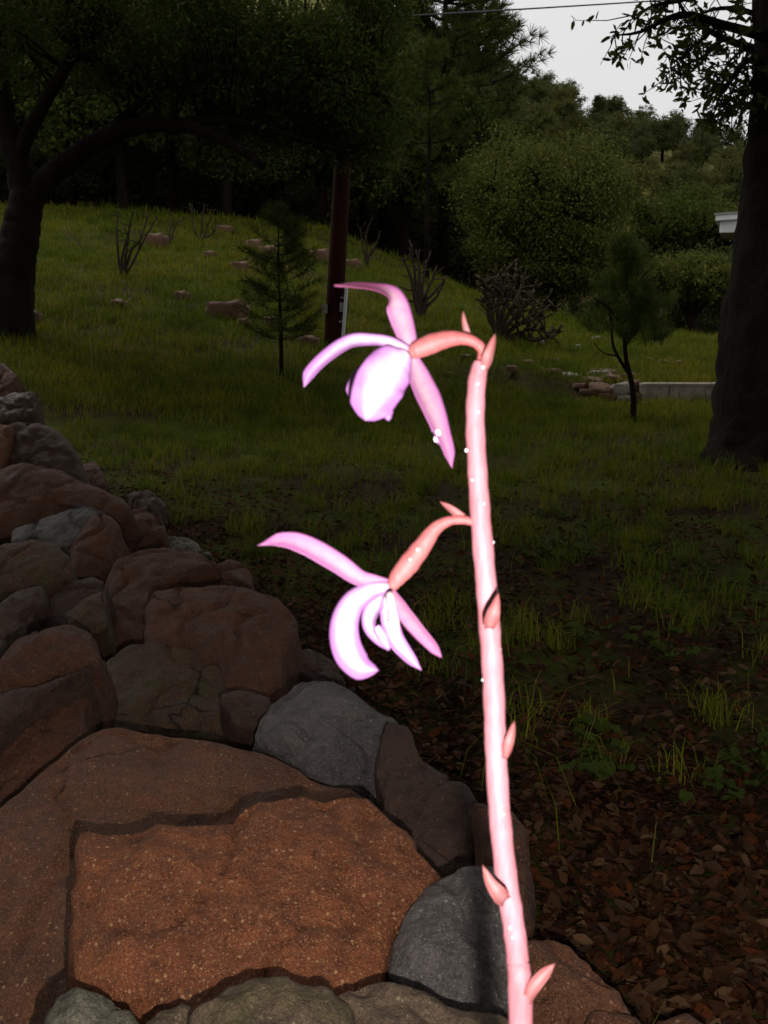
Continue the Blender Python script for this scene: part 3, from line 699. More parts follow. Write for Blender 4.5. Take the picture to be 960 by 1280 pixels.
for c in C[rng.choice(len(C), 46)]:
    lm.tube(bez([top + [0, 0, rng.uniform(-.6, .8)], (top * .5 + c * .5) + [0, 0, .25], c], 8), np.linspace(.06, .012, 8), 6, .05)
lm.build('limbs', M['bark'], t)  # boughs carrying the unseen shading canopy

# generic oaks for the middle distance
def generic_oak(name, label, base, height, width, m, leaf, n_leaf, group=None, clusters=70, trunk_r=.12, forks=3, low=.28, bark='bark', lean=0):
    base = np.asarray(base, float); limbs = []
    top = base + [lean, 0, height * .42]
    limbs.append(([base + [0, 0, -.15], base + [lean * .4 + .02, 0, height * .15], base + [lean * .8, .03, height * .3], top], trunk_r, trunk_r * .6))
    for i in range(forks + 2):
        a = 2 * math.pi * (i + rng.uniform(-.3, .3)) / (forks + 2); rr = width * .27
        e = base + [lean + math.cos(a) * rr, math.sin(a) * rr, height * rng.uniform(.52, .7)]
        s = base + [lean * .6, 0, height * rng.uniform(.18, .38)]
        limbs.append(([s, s * .55 + e * .45 + [0, 0, height * .03], e], trunk_r * .55, trunk_r * .12))
    bl = []
    for i in range(20):
        a = 2.4 * i + rng.uniform(-.4, .4); q = rng.uniform(.08, .36) * width; zz = low + .14 + (.86 - low - .14) * ((i + .5) / 20)
        q *= math.sqrt(max(.15, 1 - ((zz - .5) / .5) ** 2))
        bl.append((base + [lean + q * math.cos(a), q * math.sin(a), height * zz], (width * .21, width * .21, height * .15), 1))
    return oak(name, label, 'tree', base, limbs, bl, leaf, n_leaf, m, clusters, width * .105, bark, group, .5, trunk_r * .1, 10)
# rounded oak in the middle, behind the cactus
b0 = on_ground(683, 22.5)
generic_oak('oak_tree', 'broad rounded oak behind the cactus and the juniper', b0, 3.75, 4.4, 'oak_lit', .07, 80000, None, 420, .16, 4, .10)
b0 = on_ground(836, 28); generic_oak('oak_tree', 'dark oak in front of the white house corner, trunks splayed', b0, 3.6, 4.2, 'oak', .10, 26000, None, 200, .2, 4, .2)
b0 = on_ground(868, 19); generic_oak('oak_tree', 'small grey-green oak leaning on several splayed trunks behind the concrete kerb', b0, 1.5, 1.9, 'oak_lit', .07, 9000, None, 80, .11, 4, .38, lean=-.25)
# row of dark trees along the crest of the bank
proto = generic_oak('oak_tree', 'dark oak in the row along the crest of the bank', (0, 60, 0), 4.6, 4.4, 'oak', .12, 15000, 'dark oaks along the crest of the bank', 130, .12, 3, .22)
proto2 = generic_oak('oak_tree', 'dark oak in the row along the crest of the bank', (0, 60, 0), 5.4, 4.0, 'oak', .12, 15000, 'dark oaks along the crest of the bank', 130, .10, 3, .26)
crest = [(40, 23.5), (105, 27), (165, 22.5), (225, 25), (290, 23), (345, 27), (405, 25.5), (455, 28), (505, 26), (-40, 26), (140, 33), (260, 33), (380, 35), (20, 35), (500, 36), (575, 34), (-110, 31), (620, 40), (-160, 24)]
for i, (px, yy) in enumerate(crest):
    p = on_ground(px, yy); s = rng.uniform(.85, 1.15)
    src = proto if i % 2 == 0 else proto2
    if i < 2: src.location = tuple(p); src.rotation_euler.z = rng.uniform(0, 6); src.scale = (s,) * 3
    else: copy_tree(src, p, rng.uniform(0, 6), s)

# pines
def pine(name, label, base, height, width, m, needle, tufts, per_tuft, crown_from=.25, trunk_r=.1, group=None, bark='bark', whorl=5, nw=.05, top_round=.7):
    base = np.asarray(base, float); t = thing(name, label, 'tree', base, group); tr = MB()
    tr.tube([base + [0, 0, -.1], base + [0.0, 0, height * .3], base + [.02 * height * rng.uniform(-1, 1), 0, height * .65], base + [0, 0, height]], [trunk_r, trunk_r * .8, trunk_r * .5, trunk_r * .1], 10, .05)
    T = []
    z = crown_from
    while z < .98:
        for i in range(whorl):
            if rng.random() < .15: continue
            a = rng.uniform(0, 2 * math.pi); f = (z - crown_from) / (1 - crown_from)
            ln = width * .5 * (1 - f ** 1.6) ** top_round * rng.uniform(.55, 1.1) + .03 * height * .3
            s = base + [0, 0, height * z]; d = np.array([math.cos(a), math.sin(a), rng.uniform(.0, .35) + .3 * f])
            e = s + d * ln; m_ = (s + e) / 2 + [0, 0, -.06 * ln]
            B = bez([s, m_, e + [0, 0, .08 * ln]], 9); tr.tube(B, np.linspace(trunk_r * .22, trunk_r * .05, 9), 5)
            for q in B[3:]:
                T.append((q, d))
                if rng.random() < .8:
                    sd = unit(np.cross(d, [0, 0, 1])) * rng.choice([-1, 1]) * ln * rng.uniform(.1, .3) + d * ln * .12
                    tr.tube([q, q + sd], [trunk_r * .05, trunk_r * .03], 4); T.append((q + sd, d * .5 + unit(sd)))
        z += .055 * (1.15 - .3 * z)
    T.append((base + [0, 0, height], np.array([0, 0, 1.])))
    tr.build('trunk', M[bark], t)
    idx = rng.choice(len(T), tufts) if tufts else np.arange(len(T))
    C = np.array([T[i][0] for i in idx]) ; Dd = unit(np.array([T[i][1] for i in idx]) + np.array([0, 0, .35]))
    if tufts: C = C + rng.normal(size=C.shape) * needle * .5
    n = len(C) * per_tuft; P = np.repeat(C, per_tuft, 0); d = unit(np.repeat(Dd, per_tuft, 0) * .8 + rng.normal(size=(n, 3)) * .6)
    s = unit(np.cross(d, rng.normal(size=(n, 3)))); Ln = needle * rng.uniform(.7, 1.2, (n, 1)); W = Ln * nw * .5
    V = np.stack([P - s * W, P + s * W, P + d * Ln + s * W * .4, P + d * Ln - s * W * .4], 1)
    poly_mesh('crown', V, 4, M[m], t); return t
b0 = on_ground(552, 27); pine('pine_tree', 'tall dark pine towering behind the flower, its top against the sky', b0, 8.2, 4.6, 'pine', .26, 0, 34, .18, .17, whorl=6, nw=.07, top_round=.55)
b0 = on_ground(592, 36); pine('pine_tree', 'second tall dark pine standing close behind the tallest one', b0, 9.0, 5.0, 'pine', .3, 0, 30, .2, .2, whorl=6, nw=.08, top_round=.5)
b0 = on_ground(480, 30); pine('pine_tree', 'dark pine between the crest oaks and the tallest pine', b0, 9.0, 4.6, 'pine', .3, 0, 28, .2, .16, whorl=6, nw=.08, top_round=.5)
b0 = ground_at(533, 352); pine('pine_tree', 'slender pine with a thin bare lower trunk behind the bare shrub', b0, 3.7, 1.9, 'pine', .16, 0, 22, .42, .05, whorl=4, nw=.06)
b0 = on_ground(694, 52); pine('pine_tree', 'loose yellowish pine with open branches below the ridge', b0, 6.0, 3.6, 'hill_oak', .3, 0, 18, .2, .12, whorl=4, nw=.06)
b0 = ground_at(352, 470); pine('pine_sapling', 'small pine sapling on the grassy bank beside the utility pole', b0, 1.36, .72, 'pine', .075, 0, 16, .22, .020, whorl=5, nw=.05, top_round=.6)

# juniper in front of the kerb
jb = ground_at(791, 530); DJ = (jb - CP) @ FW
def J(px, py, dd=0): return at(px, py, DJ + dd)
t = thing('juniper_tree', 'small feathery juniper on a thin curved trunk before the concrete kerb', 'tree', jb)
tb = MB()
for pts, r0, r1 in [([jb + [0, 0, -.05], J(792,500), J(788,470), J(782,445), J(781,400), J(785,350), J(782,305)], .026, .006), ([J(787,468), J(775,450), J(766,430), J(764,405), J(760,380)], .014, .005),
                    ([J(783,430), J(805,400,.1), J(822,385,.2), J(840,375,.2)], .012, .004), ([J(781,410), J(760,385,-.1), J(742,372,-.1)], .01, .003), ([J(772,445), J(757,442), J(748,436), J(743,428)], .006, .002),
                    ([J(783,390), J(800,350,-.15), J(815,335,-.15)], .009, .003), ([J(784,380), J(775,345,.2), J(765,330,.2)], .008, .003)]:
    tb.tube(bez(pts, 14), np.linspace(r0, r1, 14), 7, .06)
C = []
for _ in range(330):
    v = rng.uniform(0, 1) ** .75; py = 300 + 122 * v
    half = 10 + 62 * v ** .8 * (1 if v < .85 else 1 - (v - .85) * 2.2)
    a_ = rng.uniform(-1, 1); lobes = .72 + .28 * math.sin(v * 17 + (3 if a_ > 0 else 0))
    C.append(J(784 + 6 * v + a_ * half * lobes, py + rng.normal() * 4, rng.normal() * .09 * (.4 + v)))
C = np.array(C)
for c in C[::4]: tb.tube([c + [0, 0, -.06], c + [.005, 0, .02]], [.003, .001], 4)
tb.build('trunk', M['bark'], t)
out_ = unit((C - J(784, 420)) * np.array([1, 1, .6])) + np.array([0, 0, .6])
P = np.repeat(C, 95, 0) + np.repeat(unit(out_), 95, 0) * rng.uniform(-.05, .06, (len(C) * 95, 1)) + rng.normal(size=(len(C) * 95, 3)) * .014
poly_mesh('crown', leaf_cards(P, .03, .16, (0, 0, 1), 1.3), 4, M['juniper'], t)

# hillside trees: variants shared by copies
hv = []
for i in range(4):
    hv.append(generic_oak('hill_tree', 'round green tree among the woods on the hillside', (0, 150, 0), 4.2, 4.6, 'hill_oak' if i % 2 else 'hill_dark', .17, 6500, 'trees on the wooded hillside', 60, .14, 3, .16))
hv.append(pine('hill_tree', 'narrow dark conifer among the woods on the hillside', (0, 150, 0), 6.2, 3.2, 'hill_dark', .5, 0, 10, .12, .14, 'trees on the wooded hillside', whorl=4, nw=.12, top_round=.8))
spots = []
tries = 0
while len(spots) < 255 and tries < 9000:
    tries += 1
    px = rng.uniform(480, 985); py = rng.uniform(40, 330)
    d = ray(px, py)
    p = ground_at(px, py)
    if p[1] < 56 or p[1] > 190: continue
    if any((p[0] - q[0]) ** 2 + (p[1] - q[1]) ** 2 < (2.2 if p[1] < 110 else 3.0) ** 2 for q in spots): continue
    # open glades of dry grass
    if any(abs(px - a) < w_ and abs(py - b) < h_ for a, b, w_, h_ in ((738,136,15,20), (812,165,26,6), (728,172,12,12), (845,190,20,5), (700,118,14,8))): continue
    spots.append(p)
for px in np.arange(652, 950, 7.5):            # the ridge line itself
    yy = 184; x = (px - 480) / FPX * yy * 1.01; p = np.array([x, yy + rng.uniform(-4, 2), 0]); p[2] = float(tz(p[0], p[1]))
    spots.append(p)
used = set()
for i, p in enumerate(spots):
    k = int(rng.choice(5, p=[.24, .23, .23, .23, .07])) if p[1] < 150 else int(rng.choice(4)); s = rng.uniform(.42, .8) * (1.0 if p[1] < 120 else 1.2)
    if k not in used: used.add(k); o = hv[k]; o.location = tuple(p + [0, 0, -.1]); o.scale = (s,) * 3; o.rotation_euler.z = rng.uniform(0, 6)
    else: copy_tree(hv[k], p + [0, 0, -.1], rng.uniform(0, 6), s)
# bushes at the foot of the hill
fb = generic_oak('hill_bush', 'rounded dark bush between the trees behind the meadow', (0, 150, 0), 2.6, 3.6, 'hill_dark', .085, 16000, 'bushes behind the meadow', 90, .1, 4, .05)
for i, (px, yy) in enumerate([(600, 30), (30, 28), (90, 30), (150, 28.5), (200, 30), (255, 28), (310, 30), (365, 31), (420, 29.5), (470, 32), (520, 31), (-30, 29), (-90, 28), (60, 38), (180, 38), (300, 38), (430, 40), (540, 42), (120, 45), (240, 46), (360, 46), (490, 50), (765, 29), (640, 33), (560, 31), (960, 32), (1000, 36), (893, 21), (925, 21.5), (870, 22.5)]):
    p = on_ground(px, yy); s = rng.uniform(.8, 1.3) if yy > 23 else .72
    if i == 0: fb.location = tuple(p); fb.scale = (s,) * 3
    else: copy_tree(fb, p, rng.uniform(0, 6), s)

# ================================================================== SHRUBS
def bare_shrub(label, base, stems, r0=.02, twiggy=2, name='bare_shrub', mname='twig'):
    t = thing(name, label, 'shrub', base)
    for pts in stems:
        b = MB(); P = bez([base + [0, 0, -.05]] + pts, 14); rr = np.linspace(r0, r0 * .35, 14)
        b.tube(P, rr, 6, .1)
        for _ in range(twiggy):
            k = rng.integers(5, 13); s = P[k]; d = unit(P[min(k + 1, 13)] - P[k - 1] + rng.normal(size=3) * .6); d[2] = abs(d[2])
            ln = np.linalg.norm(P[-1] - P[0]) * rng.uniform(.15, .35)
            b.tube([s, s + d * ln * .5 + rng.normal(size=3) * ln * .05, s + d * ln], [rr[k] * .7, rr[k] * .5, rr[k] * .3], 5)
        b.build('stem', M[mname], t)
    return t
def shrub_px(label, bpx, tips, **kw):
    b = ground_at(*bpx); D = (b - CP) @ FW
    st = []
    for tip in tips:
        dd = rng.uniform(-.25, .25)
        P = [at(*q, D + dd * (j + 1) / len(tip)) for j, q in enumerate(tip)]
        st.append(P)
    return bare_shrub(label, b, st, **kw)
shrub_px('leafless shrub of a few crooked dark stems on the upper bank', (152,346), [[(148,320),(146,290),(148,264)], [(158,315),(162,285),(167,262)], [(165,312),(175,300),(186,268)], [(165,330),(180,300),(197,269)], [(152,325),(158,300),(164,280)]], r0=.022, twiggy=2)
shrub_px('leafless thin-stemmed shrub beside a rock on the upper bank', (213,305), [[(212,290),(216,275),(210,262)], [(216,290),(222,278),(232,272)], [(208,300),(200,290),(196,305)]], r0=.016, twiggy=2)
shrub_px('leafless dark shrub below the crest oaks', (250,300), [[(242,285),(240,268),(238,256)], [(252,285),(254,268),(256,254)], [(255,295),(262,275),(268,262)], [(254,298),(268,290),(270,272)]], r0=.018, twiggy=3)
shrub_px('leafless shrub between the pole and the orange boulder', (459,334), [[(455,315),(452,298),(450,285)], [(458,312),(458,295),(461,280)], [(462,318),(470,305),(476,288)], [(460,325),(468,312),(472,300)]], r0=.02, twiggy=3)
shrub_px('vase-shaped leafless shrub of many thick brown stems', (526,398), [[(518,372),(513,345),(503,322)], [(520,365),(518,335),(512,310)], [(524,360),(524,335),(520,312)], [(527,365),(530,345),(533,325)], [(530,375),(540,350),(545,335)], [(530,380),(543,365),(560,345)], [(532,385),(545,372),(556,352)], [(521,380),(518,352),(520,330)], [(528,378),(536,360),(541,348)]], r0=.03, twiggy=3)
# cholla cactus
cb = ground_at(628, 425); DC = (cb - CP) @ FW
t = thing('cholla_cactus', 'branching grey-brown cholla cactus in front of the rounded oak', 'cactus', cb)
for tip in [[(612,400),(610,372),(604,350)], [(615,395),(618,365),(622,345)], [(622,395),(628,365),(632,340)], [(628,395),(638,368),(645,342)], [(632,400),(645,375),(655,350)], [(635,405),(655,385),(668,362)], [(640,412),(662,395),(685,375)], [(640,420),(665,412),(694,418)], [(642,422),(672,425),(696,417)], [(625,400),(634,372),(640,352)], [(634,408),(650,390),(664,372)], [(618,405),(612,385),(607,365)], [(636,414),(660,402),(680,398)]]:
    dd = rng.uniform(-.3, .3); b = MB()
    P = bez([cb + [0, 0, -.05]] + [at(q[0], q[1], DC + dd * (j + 1) / 3) for j, q in enumerate(tip)], 14)
    b.tube(P, np.linspace(.024, .014, 14) * (1 + .25 * np.sin(np.arange(14) * 1.6)), 7, .15)
    for k in list(range(6, 14)) * 2:
        d = unit(rng.normal(size=3) + [0, 0, .7]); ln = rng.uniform(.05, .15)
        b.tube([P[k], P[k] + d * ln * .5, P[k] + d * ln], [.012, .015, .009], 6, .15)
        if rng.random() < .6:
            q = P[k] + d * ln; d2 = unit(d + rng.normal(size=3) * .8); b.tube([q - d2 * .01, q + d2 * .04, q + d2 * .08], [.009, .012, .006], 5, .15)
    b.build('stem', M['cholla'], t)

# ================================================================== UTILITY POLE, LINE, HOUSE, KERB
pb = ground_at(416, 432); DP = (pb - CP) @ FW
pole = thing('utility_pole', 'reddish-brown wooden utility pole leaning slightly on the bank', 'utility pole', pb)
tp = at(446, -120, DP)
pts = [pb + [0, 0, -.3] + 0 * tp] + [pb + (tp - pb) * f for f in (0, .25, .5, .75, 1)]
MB().tube(pts, [.092, .09, .086, .08, .075, .07], 20, .012).build('shaft', M['pole'], pole)
def PP(px, py): return at(px, py, DP - .1)
c0, c1 = PP(427, 424), PP(431.5, 362)
MB().tube([c0 + [.012, 0, -.05], c0 + [.012, 0, 0], c1 + [.012, 0, 0], c1 + [.004, .03, .05]], [.017] * 4, 10).build('conduit', M['conduit'], pole)
for q, nm in ((PP(428, 384), 'meter_box'), (PP(405.5, 386), 'junction_box')):
    b = MB(); b.box(q - [.028, .0, .045], q + [.028, .1, .045]); b.build(nm, M['steel'], pole, smooth=False)
for py in (372, 402):
    q = PP(429.5 - (py - 372) * .06, py); b = MB(); b.box(q - [.03, .004, .008], q + [.032, .05, .008]); b.build('strap', M['steel'], pole, smooth=False)
a = at(437.5, 24, DP); far_end = at(1500, -60, 30)
MB().tube([a * (1 - u) + far_end * u - np.array([0, 0, .5 * u * (1 - u)]) for u in np.linspace(0, 1, 24)], [.009] * 24, 6).build('power_line', M['cable'], None, a)
tag(bpy.data.objects['power_line'], 'thin power line crossing the pale sky', 'cable')

# white house mostly hidden by the right trunk
hx, hy = at(894, 280, 23)[0], 23.0 * math.cos(PITCH) + 23 * (360 / FPX) * math.sin(PITCH)
hz = float(tz(hx + 3, hy + 2))
zt = at(896, 289, 23)[2]; zr = at(896, 268, 23)[2]
house = thing('house', 'white house corner with a flat pale roof edge behind the right trunk', 'house', (hx, hy, hz))
sl = .05
def slab(lo, hi, nm, m, z0, z1):
    b = MB(); b.v = [(lo[0], lo[1], z0), (hi[0], lo[1], z0 + sl * (hi[0] - lo[0])), (hi[0], hi[1], z0 + sl * (hi[0] - lo[0])), (lo[0], hi[1], z0)]
    b.v += [(x_, y_, z_ + z1 - z0) for x_, y_, z_ in b.v]
    b.f = [(0, 3, 2, 1), (4, 5, 6, 7), (0, 1, 5, 4), (1, 2, 6, 5), (2, 3, 7, 6), (3, 0, 4, 7)]; return b.build(nm, m, house, smooth=False)
b = MB(); b.box((hx + .09, hy + .12, zt - .02), (hx + 6.4, hy + 5.0, zr - .10)); b.build('gable_panel', M['white'], house, smooth=False)
b = MB(); b.box((hx + .5, hy + .55, hz - .3), (hx + 6.2, hy + 4.8, zt - .02)); b.build('wall', M['concrete'], house, smooth=False)
slab((hx, hy), (hx + 6.6, hy + 5.2), 'fascia', M['white'], zr - .13, zr - .02)
slab((hx - .03, hy - .03), (hx + 6.63, hy + 5.23), 'roof', M['roof'], zr - .018, zr + .02)
for k in range(2):
    b = MB(); b.box((hx + 2 + 2.6 * k, hy + .50, hz + .7), (hx + 3.2 + 2.6 * k, hy + .56, hz + 1.6)); wn = b.build('window', M['white'], house, smooth=False)
    b = MB(); b.box((hx + 2.08 + 2.6 * k, hy + .48, hz + .78), (hx + 3.12 + 2.6 * k, hy + .53, hz + 1.52)); b.build('pane', M['glass'], wn, smooth=False)

house.rotation_euler.z = -R(18.5)
# low concrete kerb
kl = ground_at(800, 504); kl[2] = kl[2]
kerb = MB()
x0 = kl[0]; y0 = kl[1]; zt = at(800, 479, (kl - CP) @ FW)[2]
kt = thing('concrete_kerb', 'low weathered pale concrete kerb wall in the grass beyond the juniper', 'kerb', (x0 + .6, y0, 0))
xx = x0
for i, wdt in enumerate((.245, .30, .33, .33, .33, .33)):
    b = MB(); e = .004 * rng.uniform(-1, 1)
    b.box((xx, y0 + e, -.1), (xx + wdt - .005, y0 + .13 + e, zt - .018)); b.build('block', M['concrete'], kt, smooth=False)
    b = MB(); b.box((xx - .004, y0 - .012 + e, zt - .018), (xx + wdt - .003, y0 + .145 + e, zt)); b.build('coping', M['concrete'], kt, smooth=False)
    xx += wdt

# ================================================================== LOOSE ROCKS
def loose(name, label, group, p, sx, sy, sz, m, rz=0, tilt=0):
    V, F = ball((0, 0, 0), 1, 14, 9, 1); sd = Vector((random.uniform(-99, 99),) * 3); W = []
    for v in V:
        q = Vector(v); f = 1 + .28 * mnoise.noise(q * 1.3 + sd) + .10 * mnoise.noise(q * 3.5 + sd)
        # flattened facets
        u = np.array(v) * f; u = np.sign(u) * np.abs(u) ** .6 * (1 + .12 * math.sin(7 * v[0] + 5 * v[1]))
        W.append((u[0] * sx, u[1] * sy, u[2] * sz))
    b = MB(); b.v = W; b.f = F; o = b.build(name, M[m]); o.location = (p[0], p[1], p[2] + sz * .25); o.rotation_euler = (tilt, tilt * .5, rz)
    return tag(o, label, 'rock', group)
for i, (px, py, wpx, hpx, lab) in enumerate([(283, 396, 50, 13, 'long flat reddish rock lying in the grass of the bank'), (305, 409, 16, 8, 'small rock at the end of the long flat reddish rock'), (195, 308, 24, 12, 'rock beside the thin-stemmed bare shrub'),
        (280, 290, 22, 6, 'flat tan rock below the crest oaks'), (318, 312, 18, 9, 'reddish rock above the sapling'), (335, 320, 22, 9, 'broad reddish rock behind the sapling top'), (300, 338, 22, 8, 'half-buried brown rock in the middle of the bank'),
        (400, 326, 26, 10, 'reddish rock just left of the pole'), (489, 318, 30, 18, 'rounded orange boulder near the bare shrubs'), (386, 432, 24, 9, 'flat reddish rock at the foot of the pole'), (342, 408, 24, 9, 'brown rock behind the sapling trunk'),
        (148, 384, 20, 7, 'low brown rock under the leafless shrub'), (227, 375, 16, 8, 'small brown rock above the long flat reddish rock'), (262, 322, 16, 6, 'tiny brown rock under the dark leafless shrub'), (440, 334, 20, 7, 'low reddish rock right of the pole'), (40, 405, 22, 12, 'brown rock near the foot of the leaning oak')]):
    p = ground_at(px, py); s = p[1] / FPX
    loose('rock', lab, 'rocks on the grassy bank', p, wpx * s * .55, wpx * s * .36, hpx * s * 1.05, 'earth_rock', rng.uniform(-.3, .3), rng.uniform(-.15, .15))
for i, (px, py, wpx, hpx) in enumerate([(748, 470, 30, 8), (742, 478, 26, 8), (752, 488, 34, 10), (765, 478, 26, 12), (775, 490, 28, 14), (783, 476, 26, 12), (760, 497, 26, 8), (735, 492, 24, 7), (778, 500, 24, 8), (792, 484, 20, 12), (725, 484, 20, 7), (757, 466, 30, 6), (712, 472, 20, 8), (690, 468, 22, 9), (795, 498, 16, 10), (740, 465, 22, 6)]):
    p = ground_at(px, py); s = p[1] / FPX
    loose('rock', 'broken reddish stone in the tumbled pile at the end of the concrete kerb', 'stones tumbled at the end of the kerb', p, wpx * s * .5, wpx * s * .4, hpx * s * .6, 'earth_rock' if i % 4 else 'pale_rock', rng.uniform(-.6, .6), rng.uniform(-.3, .3))
for px, py, lab in [(676, 432, 'small white stone near the cactus'), (723, 438, 'upright white stone in the grass left of the juniper'), (749, 426, 'pale flat block in the grass behind the juniper')]:
    p = ground_at(px, py); s = p[1] / FPX
    loose('rock', lab, 'pale stones in the grass', p, (4 if px < 740 else 9) * s, 4 * s, (6 if px < 740 else 4) * s, 'pale_rock', rng.uniform(-.5, .5), .2)
for px, py in [(605, 452), (560, 470), (640, 462), (585, 448), (660, 455), (830, 455), (812, 452), (850, 456), (865, 453), (690, 452)]:
    p = ground_at(px, py); s = p[1] / FPX
    loose('rock', 'small rusty stone on the worn earth step', 'small stones along the worn step', p, rng.uniform(6, 10) * s, 6 * s, 4 * s, 'earth_rock', rng.uniform(-1, 1), .1)

# ================================================================== GRASS, LITTER, WEEDS
def scatter(n, ymin, ymax, power=1.0, spread=.46):
    u = rng.uniform(0, 1, n); y = ymin * (ymax / ymin) ** (u ** power); x = rng.uniform(-1, 1, n) * (spread * y + .25)
    return x, y
def off_wall(x, y, m=.0): return x > wall_x(y) + m
wy, wx = WALL_W[:, 1], WALL_W[:, 0]
def blades(x, y, h, wd, lean):
    n = len(x); z = tz(x, y) - .004; a = rng.uniform(0, 2 * np.pi, n); b = a + rng.uniform(-.5, .5, n)
    s = np.stack([np.cos(a + np.pi / 2), np.sin(a + np.pi / 2), np.zeros(n)], 1); d = np.stack([np.cos(b), np.sin(b), np.zeros(n)], 1)
    B = np.stack([x, y, z], 1); up = np.array([0, 0, 1.]); h = h[:, None]; wd = wd[:, None]; lean = lean[:, None]
    m1 = B + up * h * .55 + d * h * lean * .3; tp_ = B + up * h * (1 - .35 * lean) + d * h * lean
    return np.stack([B - s * wd, B + s * wd, m1 + s * wd * .75, m1 - s * wd * .75, tp_], 1)
def clump(x, y): return .5 + .5 * fbm(x * 2.6, y * 2.6, 1.0) * .6 + .25 * fbm(x * 7.3, y * 7.1, 3.0)
def litter_zone(x, y):      # where leaves lie thick and grass is thin: along the wall and close by
    dw = np.clip((x - wall_x(y)), 0, 9)
    return np.exp(-dw / (.30 + .05 * y)) * (1 - sstep(3.5, 7, y)) + .75 * (1 - sstep(1.1, 2.0, y)) + (.3 + .35 * fbm(x * 1.7 + 2, y * 1.3, 5)) * (1 - sstep(3, 7.5, y))
parts = []
x, y = scatter(150000, .75, 9, .9); k = off_wall(x, y) & (clump(x, y) - .75 * litter_zone(x, y) + rng.normal(0, .1, len(x)) > .40 + .16 * (1 - sstep(3.5, 6.5, y))); x, y = x[k], y[k]
parts.append(blades(x, y, rng.uniform(.025, .085, len(x)) * (1 + .5 * sstep(3, 8, y)), .0010 * (1 + y * .22), rng.uniform(.1, 1.0, len(x))))
# tufts
tx, ty = scatter(2000, .95, 19, .8); k = off_wall(tx, ty, .05) & (rng.uniform(0, 1, 2000) > .45 * (1 - sstep(3, 6, ty)) + .55 * litter_zone(tx, ty)); tx, ty = tx[k], ty[k]
per = np.repeat(np.arange(len(tx)), 46); r = rng.normal(0, .022, (len(per), 2)) * (1 + ty[per] * .1)[:, None]
parts.append(blades(tx[per] + r[:, 0], ty[per] + r[:, 1], rng.uniform(.03, .10, len(per)) * (1 + .07 * ty[per]), .0009 * (1 + ty[per] * .2), rng.uniform(.2, 1.3, len(per))))
# long stray blades
x, y = scatter(220, .95, 6, .9); k = off_wall(x, y, .03); x, y = x[k], y[k]
parts.append(blades(x, y, rng.uniform(.08, .2, len(x)), np.full(len(x), .0011), rng.uniform(.3, 1.2, len(x))))
# meadow
x, y = scatter(170000, 7.5, 24, .85, .5); k = clump(x * .6, y * .6) + rng.normal(0, .12, len(x)) > .25; x, y = x[k], y[k]
parts.append(blades(x, y, rng.uniform(.04, .13, len(x)), .0011 * (1 + y * .24), rng.uniform(.1, .9, len(x))))
x, y = scatter(26000, 22, 44, 1, .5); parts.append(blades(x, y, rng.uniform(.1, .3, len(x)), np.full(len(x), .014), rng.uniform(.1, .8, len(x))))
gr = poly_mesh('grass', np.concatenate(parts), 5, M['grass'], None, (0, 3, 0), [(0, 1, 2, 3), (3, 2, 4)])
tag(gr, 'short green grass and tufts growing over the yard and bank', 'grass', kind='stuff')

def litter_leaves(x, y, size, zoff):
    n = len(x); z = tz(x, y) + zoff; a = rng.uniform(0, 2 * np.pi, n); ti = rng.normal(0, .35, n); ro = rng.normal(0, .4, n)
    d = unit(np.stack([np.cos(a), np.sin(a), ti], 1)); s = unit(np.stack([-np.sin(a), np.cos(a), ro], 1)); nn = unit(np.cross(d, s)); nn = np.where(nn[:, 2:3] < 0, -nn, nn)
    Ln = size[:, None]; W = Ln * rng.uniform(.17, .30, (n, 1)); c = rng.uniform(-.5, .9, (n, 1)); B = np.stack([x, y, z], 1); f = rng.uniform(-.25, .9, (n, 1))
    v = []
    tw = rng.normal(0, .5, (n, 1))
    def mid(u): return B + d * Ln * u + nn * Ln * c * (u * u - .08)
    for u in (-.5, -.28, .0, .28, .5): v.append(mid(u))
    for sgn in (1, -1):
        for u, wf in ((-.28, .78), (.0, 1.0), (.28, .72)):
            jit = rng.uniform(.72, 1.2, (n, 1)); v.append(mid(u) + s * W * wf * jit * sgn + nn * W * (f + tw * u * sgn * 1.5) * wf)
    return np.stack(v, 1)
LT = [(0, 1, 5), (1, 2, 6, 5), (2, 3, 7, 6), (3, 4, 7), (0, 8, 1), (1, 8, 9, 2), (2, 9, 10, 3), (3, 10, 4)]
x, y = scatter(80000, .6, 9, .95); k = off_wall(x, y, -.12) & (litter_zone(x, y) + .14 + .2 * fbm(x * 3.1, y * 2.9) > rng.uniform(0, 1.0, len(x)) ** .8); x, y = x[k], y[k]
lt = poly_mesh('leaf_litter', litter_leaves(x, y, rng.uniform(.013, .036, len(x)), rng.uniform(.002, .020, len(x))), 11, M['litter'], None, (0, 2, 0), LT)
tag(lt, 'brown fallen oak leaves strewn thickly along the stone wall', 'leaf litter', kind='stuff')
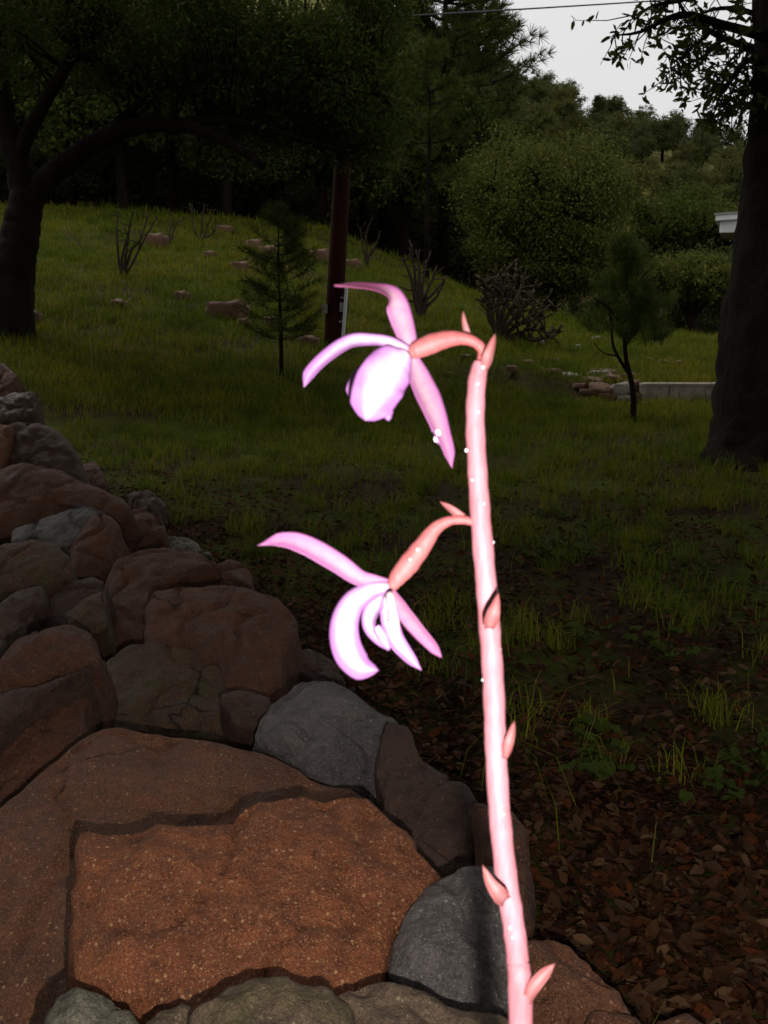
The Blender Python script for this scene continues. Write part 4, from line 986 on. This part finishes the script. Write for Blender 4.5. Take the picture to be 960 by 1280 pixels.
# the largest leaves, one by one
cnt = 0
while cnt < 90:
    px = rng.uniform(680, 955); py = rng.uniform(930, 1275)
    if px < np.interp(py, WALL_PX[::-1, 1], WALL_PX[::-1, 0]) + 25: continue
    p = ground_at(px, py); cnt += 1
    Lf = litter_leaves(np.array([p[0]]), np.array([p[1]]), np.array([rng.uniform(.034, .048)]), np.array([.016]))
    o = poly_mesh('fallen_leaf', Lf, 11, M['litter'], None, (p[0], p[1], p[2]), LT)
    tag(o, 'large curled brown oak leaf lying on top of the litter', 'leaf', 'large fallen leaves beside the stone wall')
# broad-leaved weeds
def weed(px, py, n, size, label):
    p = ground_at(px, py); t = thing('weed', label, 'plant', p, 'low broad-leaved weeds in the yard')
    for i in range(n):
        a = rng.uniform(0, 6.28); r = rng.uniform(.2, 1) * size * 2.6; h = rng.uniform(.02, .05)
        c = p + [r * math.cos(a), r * math.sin(a), h]; m_ = 10
        s_ = size * rng.uniform(.6, 1.1); tilt = rng.normal(0, .3, 2)
        V = [c + [0, 0, -.15 * s_]] + [c + [s_ * .5 * math.cos(2 * math.pi * k / m_) * (1 + .1 * math.sin(3 * k)), s_ * .5 * math.sin(2 * math.pi * k / m_), s_ * (.12 * math.sin(2.1 * k) + tilt[0] * math.cos(2 * math.pi * k / m_) * .5 + tilt[1] * math.sin(2 * math.pi * k / m_) * .5)] for k in range(m_)]
        b = MB(); b.add(V, [(0, 1 + k, 1 + (k + 1) % m_) for k in range(m_)]); b.tube([p + [0, 0, -.01], c + [0, 0, -.15 * s_]], [.0012, .0009], 4)
        b.build('leaf', M['weed'], t)
weed(770, 948, 5, .045, 'weed with round bright leaves standing in the tall grass')
weed(745, 952, 4, .036, 'weed with a few small round leaves beside the tall grass')
for q in [(680, 690), (700, 685), (672, 705), (720, 700), (690, 648), (745, 665)]: weed(*q, 12, .034, 'patch of small yellow-green clover-like leaves in the yard')
for q in [(850, 830), (835, 815), (930, 985), (900, 1000), (945, 960), (745, 975), (910, 745), (870, 720), (725, 805), (800, 690)]: weed(*q, 9, .036, 'low green weed with scattered rounded leaves')
